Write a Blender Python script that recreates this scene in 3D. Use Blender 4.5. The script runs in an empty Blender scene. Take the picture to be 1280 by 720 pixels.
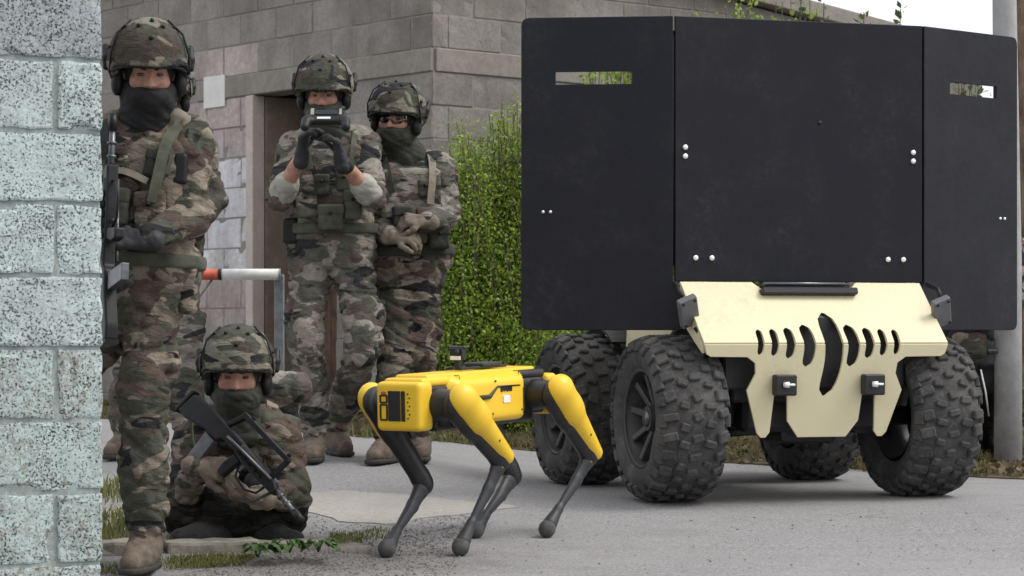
import bpy, bmesh, math, random
import numpy as np
from mathutils import Vector, Matrix, Euler

# ------------------------------------------------------------------ camera, sky, sun, exposure
sc = bpy.context.scene
COL = sc.collection
F, HY, CAMZ = 3000.0, 410.0, 0.81          # focal length in photo pixels, eye line row, eye height (m)
cam_d = bpy.data.cameras.new("camera"); cam = bpy.data.objects.new("camera", cam_d); COL.objects.link(cam)
cam_d.sensor_width = 36.0; cam_d.lens = 36.0 * F / 1280.0
cam_d.shift_y = (HY - 360.0) / 1280.0
cam_d.clip_start = 0.1; cam_d.clip_end = 2000
cam.location = (0, 0, CAMZ); cam.rotation_euler = (math.radians(90), 0, 0)
cam_d.dof.use_dof = True; cam_d.dof.focus_distance = 9.0; cam_d.dof.aperture_fstop = 9.0
sc.camera = cam

SUN_EL, SUN_AZ = math.radians(52), math.radians(95)      # azimuth clockwise from +Y (the view axis)
w = bpy.data.worlds.new("World"); sc.world = w; w.use_nodes = True
wn, wl = w.node_tree.nodes, w.node_tree.links
wn.clear()
sky = wn.new("ShaderNodeTexSky"); sky.sky_type = 'NISHITA'; sky.sun_disc = False
sky.sun_elevation = SUN_EL; sky.sun_rotation = SUN_AZ
sky.air_density = 1.0; sky.dust_density = 6.0; sky.ozone_density = 1.0
hs = wn.new("ShaderNodeHueSaturation"); hs.inputs['Saturation'].default_value = 0.22
bg = wn.new("ShaderNodeBackground"); bg.inputs['Strength'].default_value = 0.15
wo = wn.new("ShaderNodeOutputWorld")
cloud = wn.new("ShaderNodeMix"); cloud.data_type = 'RGBA'; cloud.inputs[0].default_value = .7      # even white cloud deck over the sky
cloud.inputs[7].default_value = (6.2, 6.35, 6.6, 1)
wl.new(sky.outputs[0], hs.inputs['Color']); wl.new(hs.outputs[0], cloud.inputs[6]); wl.new(cloud.outputs[2], bg.inputs[0]); wl.new(bg.outputs[0], wo.inputs[0])

sun_d = bpy.data.lights.new("sun", 'SUN'); sun_d.energy = 1.2; sun_d.angle = math.radians(25)
sun_d.color = (1.0, 0.96, 0.9)
sun = bpy.data.objects.new("sun", sun_d); COL.objects.link(sun)
sdir = Vector((math.sin(SUN_AZ) * math.cos(SUN_EL), math.cos(SUN_AZ) * math.cos(SUN_EL), math.sin(SUN_EL)))
sun.rotation_euler = sdir.to_track_quat('Z', 'Y').to_euler()
sun.location = (8, -6, 12)

vs = sc.view_settings
vs.view_transform = 'Standard'; vs.look = 'None'; vs.gamma = 1.0; vs.use_curve_mapping = False
vs.exposure = 0.55
sc.render.engine = 'CYCLES'
sc.cycles.use_denoising = True
sc.cycles.max_bounces = 6

# ------------------------------------------------------------------ helpers
rnd = random.Random(7)
V = lambda *a: np.array(a, float)
def P(px, py, Y):
    """point of the place seen at photo pixel (px, py) at distance Y"""
    return V((px - 640) / F * Y, Y, CAMZ - (py - HY) / F * Y)
def nrm(v):
    v = np.asarray(v, float); return v / (np.linalg.norm(v) + 1e-12)

def tag(o, label=None, cat=None, group=None, kind=None):
    if label: o['label'] = label
    if cat: o['category'] = cat
    if group: o['group'] = group
    if kind: o['kind'] = kind
    return o
def empty(name, loc, rz=0.0):
    o = bpy.data.objects.new(name, None); COL.objects.link(o)
    o.location = tuple(loc); o.rotation_euler = (0, 0, rz); o.empty_display_size = 0.1
    return o
def link_mesh(name, me, mat, parent=None):
    o = bpy.data.objects.new(name, me); COL.objects.link(o)
    if mat is not None and not me.materials: me.materials.append(mat)
    if parent is not None: o.parent = parent
    return o
def mesh_from(name, v, f, smooth=False):
    me = bpy.data.meshes.new(name)
    me.from_pydata([tuple(map(float, p)) for p in v], [], [tuple(map(int, q)) for q in f])
    if smooth: me.polygons.foreach_set('use_smooth', np.ones(len(me.polygons), bool))
    me.update(); return me
def bm_obj(name, bm, mat, parent=None, smooth=False):
    me = bpy.data.meshes.new(name); bm.to_mesh(me); bm.free()
    if smooth: me.polygons.foreach_set('use_smooth', np.ones(len(me.polygons), bool))
    return link_mesh(name, me, mat, parent)
def frame(x, y, z, o):
    m = Matrix.Identity(4)
    for i in range(3):
        m[i][0], m[i][1], m[i][2], m[i][3] = float(x[i]), float(y[i]), float(z[i]), float(o[i])
    return m
def add_box(bm, c, half, rot=None, bevel=0.0, seg=1):
    r = bmesh.ops.create_cube(bm, size=2.0)
    vs_ = r['verts']
    m = Matrix.Diagonal((*half, 1.0))
    R = (rot if rot is not None else Matrix.Identity(3)).to_4x4()
    bmesh.ops.transform(bm, matrix=m, verts=vs_)
    if bevel > 0:
        es = list({e for v_ in vs_ for e in v_.link_edges})
        rb = bmesh.ops.bevel(bm, geom=es, offset=bevel, segments=seg, affect='EDGES', profile=0.5)
        vs_ = list({v_ for f_ in rb['faces'] for v_ in f_.verts} | {v_ for v_ in vs_ if v_.is_valid})
    bmesh.ops.transform(bm, matrix=Matrix.Translation(tuple(c)) @ R, verts=vs_)
    return vs_
def box(name, c, half, mat, parent=None, rot=None, bevel=0.004, seg=1):
    bm = bmesh.new(); add_box(bm, c, half, rot, bevel, seg)
    return bm_obj(name, bm, mat, parent)
def add_tube(bm, pts, r, n=8, cap=True):
    pts = [np.asarray(p, float) for p in pts]
    rs = r if isinstance(r, (list, tuple)) else [r] * len(pts)
    rings = []; prev = None
    for i, p in enumerate(pts):
        d = nrm(pts[min(i + 1, len(pts) - 1)] - pts[max(i - 1, 0)])
        if prev is None:
            a = nrm(np.cross(d, V(0, 0, 1) if abs(d[2]) < .9 else V(1, 0, 0)))
        else:
            a = nrm(prev - d * np.dot(prev, d))
        prev = a; b = np.cross(d, a)
        rings.append([bm.verts.new(tuple(p + rs[i] * (math.cos(2 * math.pi * k / n) * a + math.sin(2 * math.pi * k / n) * b))) for k in range(n)])
    for i in range(len(rings) - 1):
        for k in range(n):
            bm.faces.new((rings[i][k], rings[i][(k + 1) % n], rings[i + 1][(k + 1) % n], rings[i + 1][k]))
    if cap:
        bm.faces.new(rings[0][::-1]); bm.faces.new(rings[-1])
def tube(name, pts, r, mat, parent=None, n=8, smooth=True):
    bm = bmesh.new(); add_tube(bm, pts, r, n)
    return bm_obj(name, bm, mat, parent, smooth)
def add_prism(bm, pts2, t, M=None, bevel=0.0):
    """outline in local x,z extruded to +-t/2 along local y, then moved by matrix M"""
    a = [bm.verts.new((p[0], -t / 2, p[1])) for p in pts2]; b = [bm.verts.new((p[0], t / 2, p[1])) for p in pts2]
    n = len(a); fs = [bm.faces.new(a), bm.faces.new(b[::-1])]
    for i in range(n): fs.append(bm.faces.new((a[i], b[i], b[(i + 1) % n], a[(i + 1) % n])))
    bmesh.ops.recalc_face_normals(bm, faces=fs)
    vs_ = a + b
    if bevel:
        es = list({e for f_ in fs[:2] for e in f_.edges})
        rb = bmesh.ops.bevel(bm, geom=es, offset=bevel, segments=2, affect='EDGES', profile=.5)
        vs_ = list({v_ for f_ in rb['faces'] for v_ in f_.verts} | {v_ for v_ in vs_ if v_.is_valid})
    if M is not None: bmesh.ops.transform(bm, matrix=M, verts=vs_)
def prism(name, pts2, t, mat, parent=None, M=None, bevel=0.0):
    bm = bmesh.new(); add_prism(bm, pts2, t, M, bevel)
    return bm_obj(name, bm, mat, parent)
def round_poly(pts, r, n=4):
    """round the corners of an outline"""
    out = []; N = len(pts)
    for i in range(N):
        p = np.array(pts[i], float); a = np.array(pts[i - 1], float); b = np.array(pts[(i + 1) % N], float)
        ri = r[i] if isinstance(r, (list, tuple)) else r
        ri = min(ri, .45 * np.linalg.norm(a - p), .45 * np.linalg.norm(b - p))
        if ri < 1e-4: out.append(tuple(p)); continue
        p0 = p + nrm(a - p) * ri; p1 = p + nrm(b - p) * ri
        for k in range(n + 1):
            t = k / n; out.append(tuple((1 - t) ** 2 * p0 + 2 * t * (1 - t) * p + t * t * p1))
    return out
def boolean(o, cutter_bm):
    me = bpy.data.meshes.new("cut"); cutter_bm.to_mesh(me); cutter_bm.free()
    c = bpy.data.objects.new("cut", me); COL.objects.link(c)
    m = o.modifiers.new("b", 'BOOLEAN'); m.object = c; m.operation = 'DIFFERENCE'; m.solver = 'EXACT'
    par = o.parent; mw = o.matrix_basis.copy(); o.parent = None; o.matrix_basis = Matrix.Identity(4)
    dg = bpy.context.evaluated_depsgraph_get()
    new = bpy.data.meshes.new_from_object(o.evaluated_get(dg)); o.modifiers.clear()
    mats = list(o.data.materials); old = o.data; o.data = new
    if not new.materials:
        for m_ in mats: new.materials.append(m_)
    bpy.data.objects.remove(c); o.parent = par; o.matrix_basis = mw
    return o

# ---- numpy noise
_pr = np.random.RandomState(3); _perm = _pr.permutation(256).astype(np.int64); _perm = np.concatenate([_perm, _perm, _perm])
_grad = _pr.normal(size=(256, 3)); _grad /= np.linalg.norm(_grad, axis=1)[:, None]; _grad = _grad.astype(np.float32)
def perlin(p):
    p = np.asarray(p, float); i = np.floor(p).astype(np.int64); f = (p - i).astype(np.float32); i &= 255
    u = f * f * f * (f * (f * 6 - 15) + 10); out = 0
    for dx in (0, 1):
        for dy in (0, 1):
            for dz in (0, 1):
                h = _perm[_perm[_perm[(i[..., 0] + dx) & 255] + ((i[..., 1] + dy) & 255)] + ((i[..., 2] + dz) & 255)]
                g = _grad[h]
                dot = g[..., 0] * (f[..., 0] - dx) + g[..., 1] * (f[..., 1] - dy) + g[..., 2] * (f[..., 2] - dz)
                out = out + dot * (u[..., 0] if dx else 1 - u[..., 0]) * (u[..., 1] if dy else 1 - u[..., 1]) * (u[..., 2] if dz else 1 - u[..., 2])
    return out

# ---- smooth solids: signed distances joined with soft seams, meshed by surface nets
class Solid:
    def __init__(s): s.ops = []; s.lo = V(9e9, 9e9, 9e9); s.hi = -s.lo; s.noise = None
    def _bb(s, c, r): s.lo = np.minimum(s.lo, c - r); s.hi = np.maximum(s.hi, c + r)
    def cone(s, a, b, r1, r2=None, k=.03, flat=None):
        a, b = np.asarray(a, float), np.asarray(b, float); r2 = r1 if r2 is None else r2
        s._bb(a, r1); s._bb(b, r2); s.ops.append(('c', a, b, r1, r2, k, flat)); return s
    def ell(s, c, r, R=None, k=.03):
        c = np.asarray(c, float); r = np.asarray(r, float); s._bb(c, r.max()); s.ops.append(('e', c, r, R, k)); return s
    def box(s, c, h, R=None, rr=.01, k=.01):
        c = np.asarray(c, float); h = np.asarray(h, float); s._bb(c, np.linalg.norm(h)); s.ops.append(('b', c, h, R, rr, k)); return s
    def cut_plane(s, p, n): s.ops.append(('p', np.asarray(p, float), nrm(n))); return s
    def cut_ell(s, c, r, R=None, k=.01): s.ops.append(('x', np.asarray(c, float), np.asarray(r, float), R, k)); return s
    def cut_fn(s, fn): s.ops.append(('f', fn)); return s
    def eval(s, q):
        d = np.full(q.shape[:-1], 1e3)
        def smin(a, b, k):
            h = np.clip(.5 + .5 * (b - a) / k, 0, 1); return b * (1 - h) + a * h - k * h * (1 - h)
        def elld(q, c, r, R):
            l = q - c
            if R is not None: l = l @ R
            k0 = np.linalg.norm(l / r, axis=-1); k1 = np.linalg.norm(l / (r * r), axis=-1)
            return k0 * (k0 - 1) / np.maximum(k1, 1e-9)
        for o in s.ops:
            if o[0] == 'c':
                _, a, b, r1, r2, k, flat = o; ba = b - a; L2 = float(ba @ ba) + 1e-12; l = q - a
                t = np.clip((l @ ba) / L2, 0, 1); e = l - t[..., None] * ba
                if flat is not None:
                    ax, fac = flat; m = e @ ax; e = e + (m * (fac - 1))[..., None] * ax
                x = np.linalg.norm(e, axis=-1) - (r1 + (r2 - r1) * t)
                d = smin(d, x, k) if d.min() < 1e2 else x
            elif o[0] == 'e':
                x = elld(q, o[1], o[2], o[3]); d = smin(d, x, o[4]) if d.min() < 1e2 else x
            elif o[0] == 'b':
                l = q - o[1]
                if o[3] is not None: l = l @ o[3]
                z = np.abs(l) - o[2] + o[4]
                x = np.linalg.norm(np.maximum(z, 0), axis=-1) + np.minimum(z.max(-1), 0) - o[4]
                d = smin(d, x, o[5]) if d.min() < 1e2 else x
            elif o[0] == 'p': d = np.maximum(d, (q - o[1]) @ o[2])
            elif o[0] == 'x': d = -smin(-d, elld(q, o[1], o[2], o[3]), o[4])
            elif o[0] == 'f': d = o[1](q, d)
        if s.noise is not None:
            m = np.abs(d) < .03; d = d.copy(); d[m] += s.noise(q[m])
        return d
    COARSE = 1.0
    def mesh(s, name, h, mat, parent, origin):
        h = h * Solid.COARSE
        lo = s.lo - 3 * h - .015; hi = s.hi + 3 * h + .015
        n = np.maximum(np.ceil((hi - lo) / h).astype(int) + 1, 4)
        g = np.stack(np.meshgrid(*[lo[i] + h * np.arange(n[i]) for i in range(3)], indexing='ij'), -1)
        # evaluate coarsely first, finely only near the surface
        K = 4; m_ = [slice(0, None, K)] * 3; gc_ = g[tuple(m_)]; nz_ = s.noise; s.noise = None
        fcs = s.eval(gc_); s.noise = nz_
        near = np.abs(fcs) < K * h * 1.45 + (.014 if nz_ is not None else .004)
        up_ = lambda a_: np.repeat(np.repeat(np.repeat(a_, K, 0), K, 1), K, 2)[:n[0], :n[1], :n[2]]
        pad = near.copy()
        for ax in range(3):
            a_ = np.roll(near, -1, ax); sl_ = [slice(None)] * 3; sl_[ax] = -1; a_[tuple(sl_)] = near[tuple(sl_)]; pad |= a_; near = pad.copy()
        msk = up_(pad); f = up_(np.where(fcs < 0, -1.0, 1.0)).copy(); f[msk] = s.eval(g[msk]); f[f == 0] = 1e-9
        ins = f < 0
        sh = tuple(n - 1); acc = np.zeros(sh + (3,)); cnt = np.zeros(sh)
        base = np.stack(np.meshgrid(*[np.arange(k) for k in sh], indexing='ij'), -1).astype(float)
        def sl(o): return tuple(slice(o[i], o[i] + sh[i]) for i in range(3))
        for ax in range(3):
            u, v_ = [i for i in range(3) if i != ax]
            for du in (0, 1):
                for dv in (0, 1):
                    o0 = [0, 0, 0]; o0[u] = du; o0[v_] = dv; o1 = list(o0); o1[ax] = 1
                    f0, f1 = f[sl(o0)], f[sl(o1)]; m = (f0 < 0) != (f1 < 0)
                    t = np.where(m, f0 / np.where(m, f0 - f1, 1), 0)
                    acc[..., ax] += np.where(m, t, 0); acc[..., u] += m * du; acc[..., v_] += m * dv; cnt += m
        act = cnt > 0; idx = np.full(sh, -1, np.int64); idx[act] = np.arange(act.sum())
        vv = lo + h * (base[act] + acc[act] / cnt[act][:, None]) - np.asarray(origin)
        quads = []
        for ax in range(3):
            u, v_ = (ax + 1) % 3, (ax + 2) % 3
            s0 = [slice(None)] * 3; s1 = [slice(None)] * 3
            s0[ax] = slice(0, n[ax] - 1); s1[ax] = slice(1, n[ax])
            for q_ in (u, v_): s0[q_] = slice(1, n[q_] - 1); s1[q_] = slice(1, n[q_] - 1)
            a, b = ins[tuple(s0)], ins[tuple(s1)]
            for flip, m in ((0, a & ~b), (1, ~a & b)):
                i = np.argwhere(m)
                if len(i) == 0: continue
                i[:, u] += 1; i[:, v_] += 1
                def ix(du, dv):
                    j = i.copy(); j[:, u] -= du; j[:, v_] -= dv; return idx[j[:, 0], j[:, 1], j[:, 2]]
                q4 = np.stack([ix(1, 1), ix(0, 1), ix(0, 0), ix(1, 0)], 1)
                quads.append(q4[:, ::-1] if flip else q4)
        fc = np.concatenate(quads); fc = fc[(fc >= 0).all(1)]
        me = bpy.data.meshes.new(name)
        me.vertices.add(len(vv)); me.vertices.foreach_set('co', vv.ravel().astype(np.float32))
        me.loops.add(fc.size); me.loops.foreach_set('vertex_index', fc.ravel().astype(np.int32))
        me.polygons.add(len(fc)); me.polygons.foreach_set('loop_start', np.arange(0, fc.size, 4, dtype=np.int32))
        me.polygons.foreach_set('use_smooth', np.ones(len(fc), bool))
        me.update(calc_edges=True)
        return link_mesh(name, me, mat, parent)
def folds(amp, fx=9, fz=20, seed=0.0):
    def fn(q):
        x, y, z = q[..., 0], q[..., 1], q[..., 2]
        wv = perlin(q * 4.5 + seed)
        a = perlin(np.stack([x * fx * .75, y * fx * .75, (z + .35 * x + .06 * wv) * fz], -1) + seed)
        b = perlin(np.stack([(x - .5 * z) * fx * 1.5, y * fx * 1.5, (z - .3 * x) * fz * .8], -1) + 17.7 + seed)
        c = perlin(q * (fx * .55) + 3.3 + seed)
        return amp * (.8 * np.clip(1 - np.abs(a) * 6, 0, 1) ** 1.2 + .75 * np.clip(1 - np.abs(b) * 7, 0, 1) ** 1.2 - .55 * np.abs(a) - .45 * c)
    return fn

# ------------------------------------------------------------------ materials
class NT:
    def __init__(s, name, rough=.8, metal=0.0, spec=.5):
        s.m = bpy.data.materials.new(name); s.m.use_nodes = True; s.t = s.m.node_tree
        s.b = s.t.nodes['Principled BSDF']; s.b.inputs['Roughness'].default_value = rough
        s.b.inputs['Metallic'].default_value = metal; s.b.inputs['Specular IOR Level'].default_value = spec
        s.co = s.t.nodes.new('ShaderNodeTexCoord').outputs['Object']
    def n(s, typ, **kw):
        nd = s.t.nodes.new(typ)
        for k, v_ in kw.items(): setattr(nd, k, v_)
        return nd
    def set(s, sock, val):
        if hasattr(val, 'is_linked') or isinstance(val, bpy.types.NodeSocket): s.t.links.new(val, sock)
        else: sock.default_value = val
    def noise(s, scale=5, detail=4, rough=.55, vec=None, stretch=None, dist=0.0):
        nd = s.n('ShaderNodeTexNoise'); nd.inputs['Scale'].default_value = scale; nd.inputs['Detail'].default_value = detail
        nd.inputs['Roughness'].default_value = rough; nd.inputs['Distortion'].default_value = dist
        v_ = vec or s.co
        if stretch is not None:
            mp = s.n('ShaderNodeMapping'); mp.inputs['Scale'].default_value = stretch; s.t.links.new(v_, mp.inputs[0]); v_ = mp.outputs[0]
        s.t.links.new(v_, nd.inputs['Vector']); return nd.outputs['Fac']
    def voro(s, scale=50, feature='F1', vec=None, out='Distance'):
        nd = s.n('ShaderNodeTexVoronoi', feature=feature); nd.inputs['Scale'].default_value = scale
        s.t.links.new(vec or s.co, nd.inputs['Vector']); return nd.outputs[out]
    def ramp(s, fac, stops, interp='LINEAR'):
        nd = s.n('ShaderNodeValToRGB'); cr = nd.color_ramp; cr.interpolation = interp
        while len(cr.elements) < len(stops): cr.elements.new(.5)
        for e, (p, c) in zip(cr.elements, stops):
            e.position = p; e.color = (*c, 1) if len(c) == 3 else c
        s.t.links.new(fac, nd.inputs[0]); return nd.outputs[0]
    def mix(s, fac, a, b, mode='MIX'):
        nd = s.n('ShaderNodeMix', data_type='RGBA', blend_type=mode)
        s.set(nd.inputs[0], fac)
        for sock, val in ((nd.inputs[6], a), (nd.inputs[7], b)):
            if isinstance(val, tuple): sock.default_value = (*val, 1) if len(val) == 3 else val
            else: s.t.links.new(val, sock)
        return nd.outputs[2]
    def math(s, op, a, b=None, c=None):
        nd = s.n('ShaderNodeMath', operation=op)
        for i, v_ in enumerate((a, b, c)):
            if v_ is not None: s.set(nd.inputs[i], v_)
        return nd.outputs[0]
    def bump(s, h, strength=.3, dist=.01, prev=None):
        nd = s.n('ShaderNodeBump'); nd.inputs['Strength'].default_value = strength; nd.inputs['Distance'].default_value = dist
        s.t.links.new(h, nd.inputs['Height'])
        if prev is not None: s.t.links.new(prev, nd.inputs['Normal'])
        s.t.links.new(nd.outputs[0], s.b.inputs['Normal']); return nd.outputs[0]
    def col(s, c):
        if isinstance(c, tuple): s.b.inputs['Base Color'].default_value = (*c, 1)
        else: s.t.links.new(c, s.b.inputs['Base Color'])
        return s
def plain(name, c, rough=.6, metal=0.0, var=.25, scale=14, bump=0.0, spec=.5):
    t = NT(name, rough, metal, spec); n = t.noise(scale, 5)
    lo = tuple(x * (1 - var) for x in c); hi = tuple(min(1, x * (1 + var)) for x in c)
    t.col(t.ramp(n, [(.3, lo), (.7, hi)]))
    if bump: t.bump(t.noise(scale * 8, 3), bump, .004)
    return t.m
def camo(name, sand, green, brown, black, scale=1.0):
    t = NT(name, .92, spec=.2)
    oi = t.n('ShaderNodeObjectInfo'); cv = t.n('ShaderNodeCombineXYZ')
    r = t.math('MULTIPLY', oi.outputs['Random'], 40.0)
    for i in range(3): t.t.links.new(r, cv.inputs[i])
    ad = t.n('ShaderNodeVectorMath', operation='ADD'); t.t.links.new(t.co, ad.inputs[0]); t.t.links.new(cv.outputs[0], ad.inputs[1])
    v = ad.outputs[0]; st = (4.3 * scale, 4.3 * scale, 8.6 * scale)
    def patch(off, lo, src=None):
        mp = t.n('ShaderNodeMapping'); mp.inputs['Location'].default_value = (off, off * 1.7, off * .6); mp.inputs['Scale'].default_value = st
        t.t.links.new(v, mp.inputs[0])
        return t.ramp(t.noise(1.0, 2.5, .5, mp.outputs[0], dist=.9), [(lo - .007, (0, 0, 0)), (lo + .007, (1, 1, 1))])
    c = t.mix(patch(3.1, .50), sand, green)
    c = t.mix(patch(11.3, .545), c, brown)
    c = t.mix(patch(23.9, .615), c, black)
    fade = t.ramp(t.noise(30, 4, .6), [(.3, (.72, .72, .73)), (.7, (1.18, 1.16, 1.13))])
    t.col(t.mix(1.0, c, fade, 'MULTIPLY'))
    b = t.bump(t.noise(15, 4, .6, stretch=(1, 1, 2.2), dist=1.6), .75, .02)
    b = t.bump(t.noise(48, 4, .65, stretch=(1, 1, 1.5), dist=.8), .5, .007, b)
    t.bump(t.noise(420, 2), .15, .002, b)
    return t.m

M = {}
M['camo'] = camo('camouflage_cloth', (.215, .18, .145), (.070, .072, .055), (.092, .068, .056), (.020, .019, .021), 1.1)
M['camo_shaded'] = camo('shaded_camouflage_cloth', (.026, .023, .019), (.011, .0115, .0095), (.013, .0105, .009), (.006, .006, .006))  # camo print darkened; shade over the sitting soldier's legs put into the colour
M['camo_pale'] = camo('faded_camouflage_cloth', (.26, .235, .205), (.105, .108, .088), (.118, .095, .084), (.034, .034, .036), 1.15)
M['camo_helmet'] = camo('helmet_cover', (.19, .178, .142), (.067, .072, .056), (.072, .06, .05), (.026, .026, .031), 1.25)
M['olive'] = plain('olive_webbing', (.062, .066, .045), .9, var=.35, scale=20, bump=.3)
M['olive_dark'] = plain('dark_olive_cloth', (.035, .037, .028), .9, var=.4, scale=18, bump=.4)
M['tan_strap'] = plain('tan_webbing', (.19, .165, .125), .9, var=.25, scale=25, bump=.3)
M['khaki_pack'] = plain('khaki_pack_cloth', (.12, .115, .085), .9, var=.35, scale=12, bump=.4)
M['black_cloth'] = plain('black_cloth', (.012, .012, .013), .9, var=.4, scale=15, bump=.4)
M['glove_black'] = plain('black_glove_leather', (.016, .016, .019), .65, var=.4, scale=40, bump=.4)
M['glove_brown'] = plain('brown_glove_leather', (.155, .122, .092), .8, var=.4, scale=30, bump=.4)
M['boot'] = plain('brown_suede_boot', (.115, .088, .066), .85, var=.35, scale=25, bump=.4)
M['sole'] = plain('boot_sole_rubber', (.03, .027, .024), .8)
M['undershirt'] = plain('grey_rolled_sleeve', (.30, .29, .255), .9, var=.2, scale=22, bump=.35)
M['gun'] = plain('gun_black_polymer', (.010, .010, .0115), .42, var=.4, scale=30, spec=.28)
M['gun_metal'] = plain('gun_grey_metal', (.12, .125, .135), .35, .75, var=.25, scale=40)
M['clip'] = plain('black_plastic', (.010, .010, .010), .5, var=.2, spec=.3)
M['screen'] = plain('dark_screen', (.01, .014, .022), .1, var=.2)
def skin_mat():
    t = NT('skin', .5, spec=.4)
    t.col(t.ramp(t.noise(30, 4), [(.3, (.30, .14, .10)), (.7, (.46, .255, .185))]))
    t.b.inputs['Subsurface Weight'].default_value = .12; t.b.inputs['Subsurface Radius'].default_value = (.01, .004, .002)
    t.bump(t.noise(200, 3), .12, .002); return t.m
M['skin'] = skin_mat()
M['eye'] = plain('eye', (.08, .06, .05), .2, var=.1)
M['brow'] = plain('eyebrow_hair', (.03, .02, .014), .9)
def lens_mat():
    t = NT('clear_lens', .05); tr = t.n('ShaderNodeBsdfTransparent'); tr.inputs[0].default_value = (.97, .975, .98, 1)
    gl = t.n('ShaderNodeBsdfGlossy'); gl.inputs['Roughness'].default_value = .06; fr = t.n('ShaderNodeFresnel'); fr.inputs[0].default_value = 1.5
    ms = t.n('ShaderNodeMixShader'); t.t.links.new(fr.outputs[0], ms.inputs[0]); t.t.links.new(tr.outputs[0], ms.inputs[1]); t.t.links.new(gl.outputs[0], ms.inputs[2])
    t.t.links.new(ms.outputs[0], t.t.nodes['Material Output'].inputs[0]); return t.m
M['lens'] = lens_mat()

# ------------------------------------------------------------------ ground
_LP = [(-50, 0), (7.7, 0.0), (8.4, .018), (9.0, .06), (9.8, .118), (11, .2), (13, .24), (16, .26), (500, .26)]
_RP = [(-50, 0), (7.7, 0.0), (8.4, .018), (9.0, .062), (9.6, .109), (11.3, .113), (12.2, .17), (14, .25), (500, .26)]
def prof(t, y):
    a = np.array(t, float); o = 0
    for d in (-.24, -.12, 0, .12, .24): o = o + np.interp(np.asarray(y, float) + d, a[:, 0], a[:, 1])
    return o / 5
def ground_z(x, y):
    x = np.asarray(x, float); y = np.asarray(y, float)
    yk = np.interp(x, [-1.6, -1.16, -.84, -.59, -.47], [7.93, 8.06, 8.16, 8.27, 8.36]) + .06      # kerb line
    s = np.clip((y - yk + .34) / .30, 0, 1); s = s * s * (3 - 2 * s); e = np.clip((9.1 - y) / .7, 0, 1); e = e * e * (3 - 2 * e)
    w_ = np.clip((-.42 - x) / .3, 0, 1); w_ = w_ * w_ * (3 - 2 * w_)
    return ground_b(x, y) + .042 * s * e * w_
def ground_b(x, y):
    t = np.clip((np.asarray(x, float) + .7) / 1.0, 0, 1); t = t * t * (3 - 2 * t)
    return prof(_LP, y) * (1 - t) + prof(_RP, y) * t
def gz(x, y): return float(ground_z(x, y))
def PG(px, py):
    """ground point seen at photo pixel"""
    lo, hi = 5.0, 40.0
    for _ in range(50):
        m = (lo + hi) / 2; q = P(px, py, m)
        if q[2] > gz(q[0], q[1]): lo = m
        else: hi = m
    return P(px, py, lo)

def asphalt():
    t = NT('asphalt', .9, spec=.25)
    big = t.noise(.55, 5, .6); mid = t.noise(6, 5, .6); fine = t.noise(82, 5, .78)
    c = t.ramp(fine, [(.30, (.085, .083, .085)), (.5, (.215, .21, .212)), (.70, (.42, .41, .405))])
    ag = t.voro(125, out='Color'); bw = t.n('ShaderNodeRGBToBW'); t.t.links.new(ag, bw.inputs[0])
    c = t.mix(.4, c, t.ramp(bw.outputs[0], [(.15, (.16, .157, .16)), (.5, (.25, .245, .245)), (.9, (.36, .352, .345))]))
    c = t.mix(t.ramp(mid, [(.35, (0, 0, 0)), (.75, (.25, .25, .25))]), c, (.20, .195, .197))
    c = t.mix(t.ramp(big, [(.42, (0, 0, 0)), (.6, (.4, .4, .4))]), c, (.31, .304, .302))
    # worn, dirt-stained corner by the kerb
    sp = t.n('ShaderNodeSeparateXYZ'); t.t.links.new(t.co, sp.inputs[0])
    dx = t.math('ADD', sp.outputs[0], .75); dy = t.math('ADD', sp.outputs[1], -8.15)
    dd = t.math('SQRT', t.math('ADD', t.math('MULTIPLY', t.math('MULTIPLY', dx, dx), .55), t.math('MULTIPLY', t.math('MULTIPLY', dy, dy), 2.2)))
    dd = t.math('ADD', dd, t.math('MULTIPLY', t.math('SUBTRACT', mid, .5), .8))
    st = t.ramp(dd, [(.15, (.75, .75, .75)), (.75, (0, 0, 0))])
    c = t.mix(st, c, t.ramp(fine, [(.3, (.05, .044, .04)), (.55, (.12, .108, .098)), (.75, (.25, .23, .22))]))
    wv = t.noise(2.2, 4, .6); mp = t.n('ShaderNodeVectorMath', operation='ADD'); nv = t.n('ShaderNodeTexNoise'); nv.inputs['Scale'].default_value = 3.0
    t.t.links.new(t.co, nv.inputs['Vector']); t.t.links.new(t.co, mp.inputs[0]); t.t.links.new(nv.outputs['Color'], mp.inputs[1])
    cr = t.voro(.55, 'DISTANCE_TO_EDGE', mp.outputs[0])
    crm = t.math('MULTIPLY', t.math('LESS_THAN', cr, .0045), t.math('GREATER_THAN', wv, .56))
    c = t.mix(t.math('MULTIPLY', crm, .25), c, (.06, .058, .056))
    c = t.mix(t.ramp(t.noise(1.3, 5, .65, stretch=(1, 2.2, 1)), [(.52, (0, 0, 0)), (.68, (.38, .38, .38))]), c, (.17, .165, .165))
    t.col(c)
    b = t.bump(t.voro(170), .35, .004); t.bump(fine, .45, .007, b)
    return t.m
M['asphalt'] = asphalt()
def axis(lo, hi, a, b, step):
    near = list(np.arange(a, b + 1e-6, step)); out = []
    d = step; x = a
    while x > lo: d *= 1.35; x -= d; out.append(x)
    out = out[::-1] + near; d = step; x = b
    while x < hi: d *= 1.35; x += d; out.append(x)
    return np.array(out)
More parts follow.
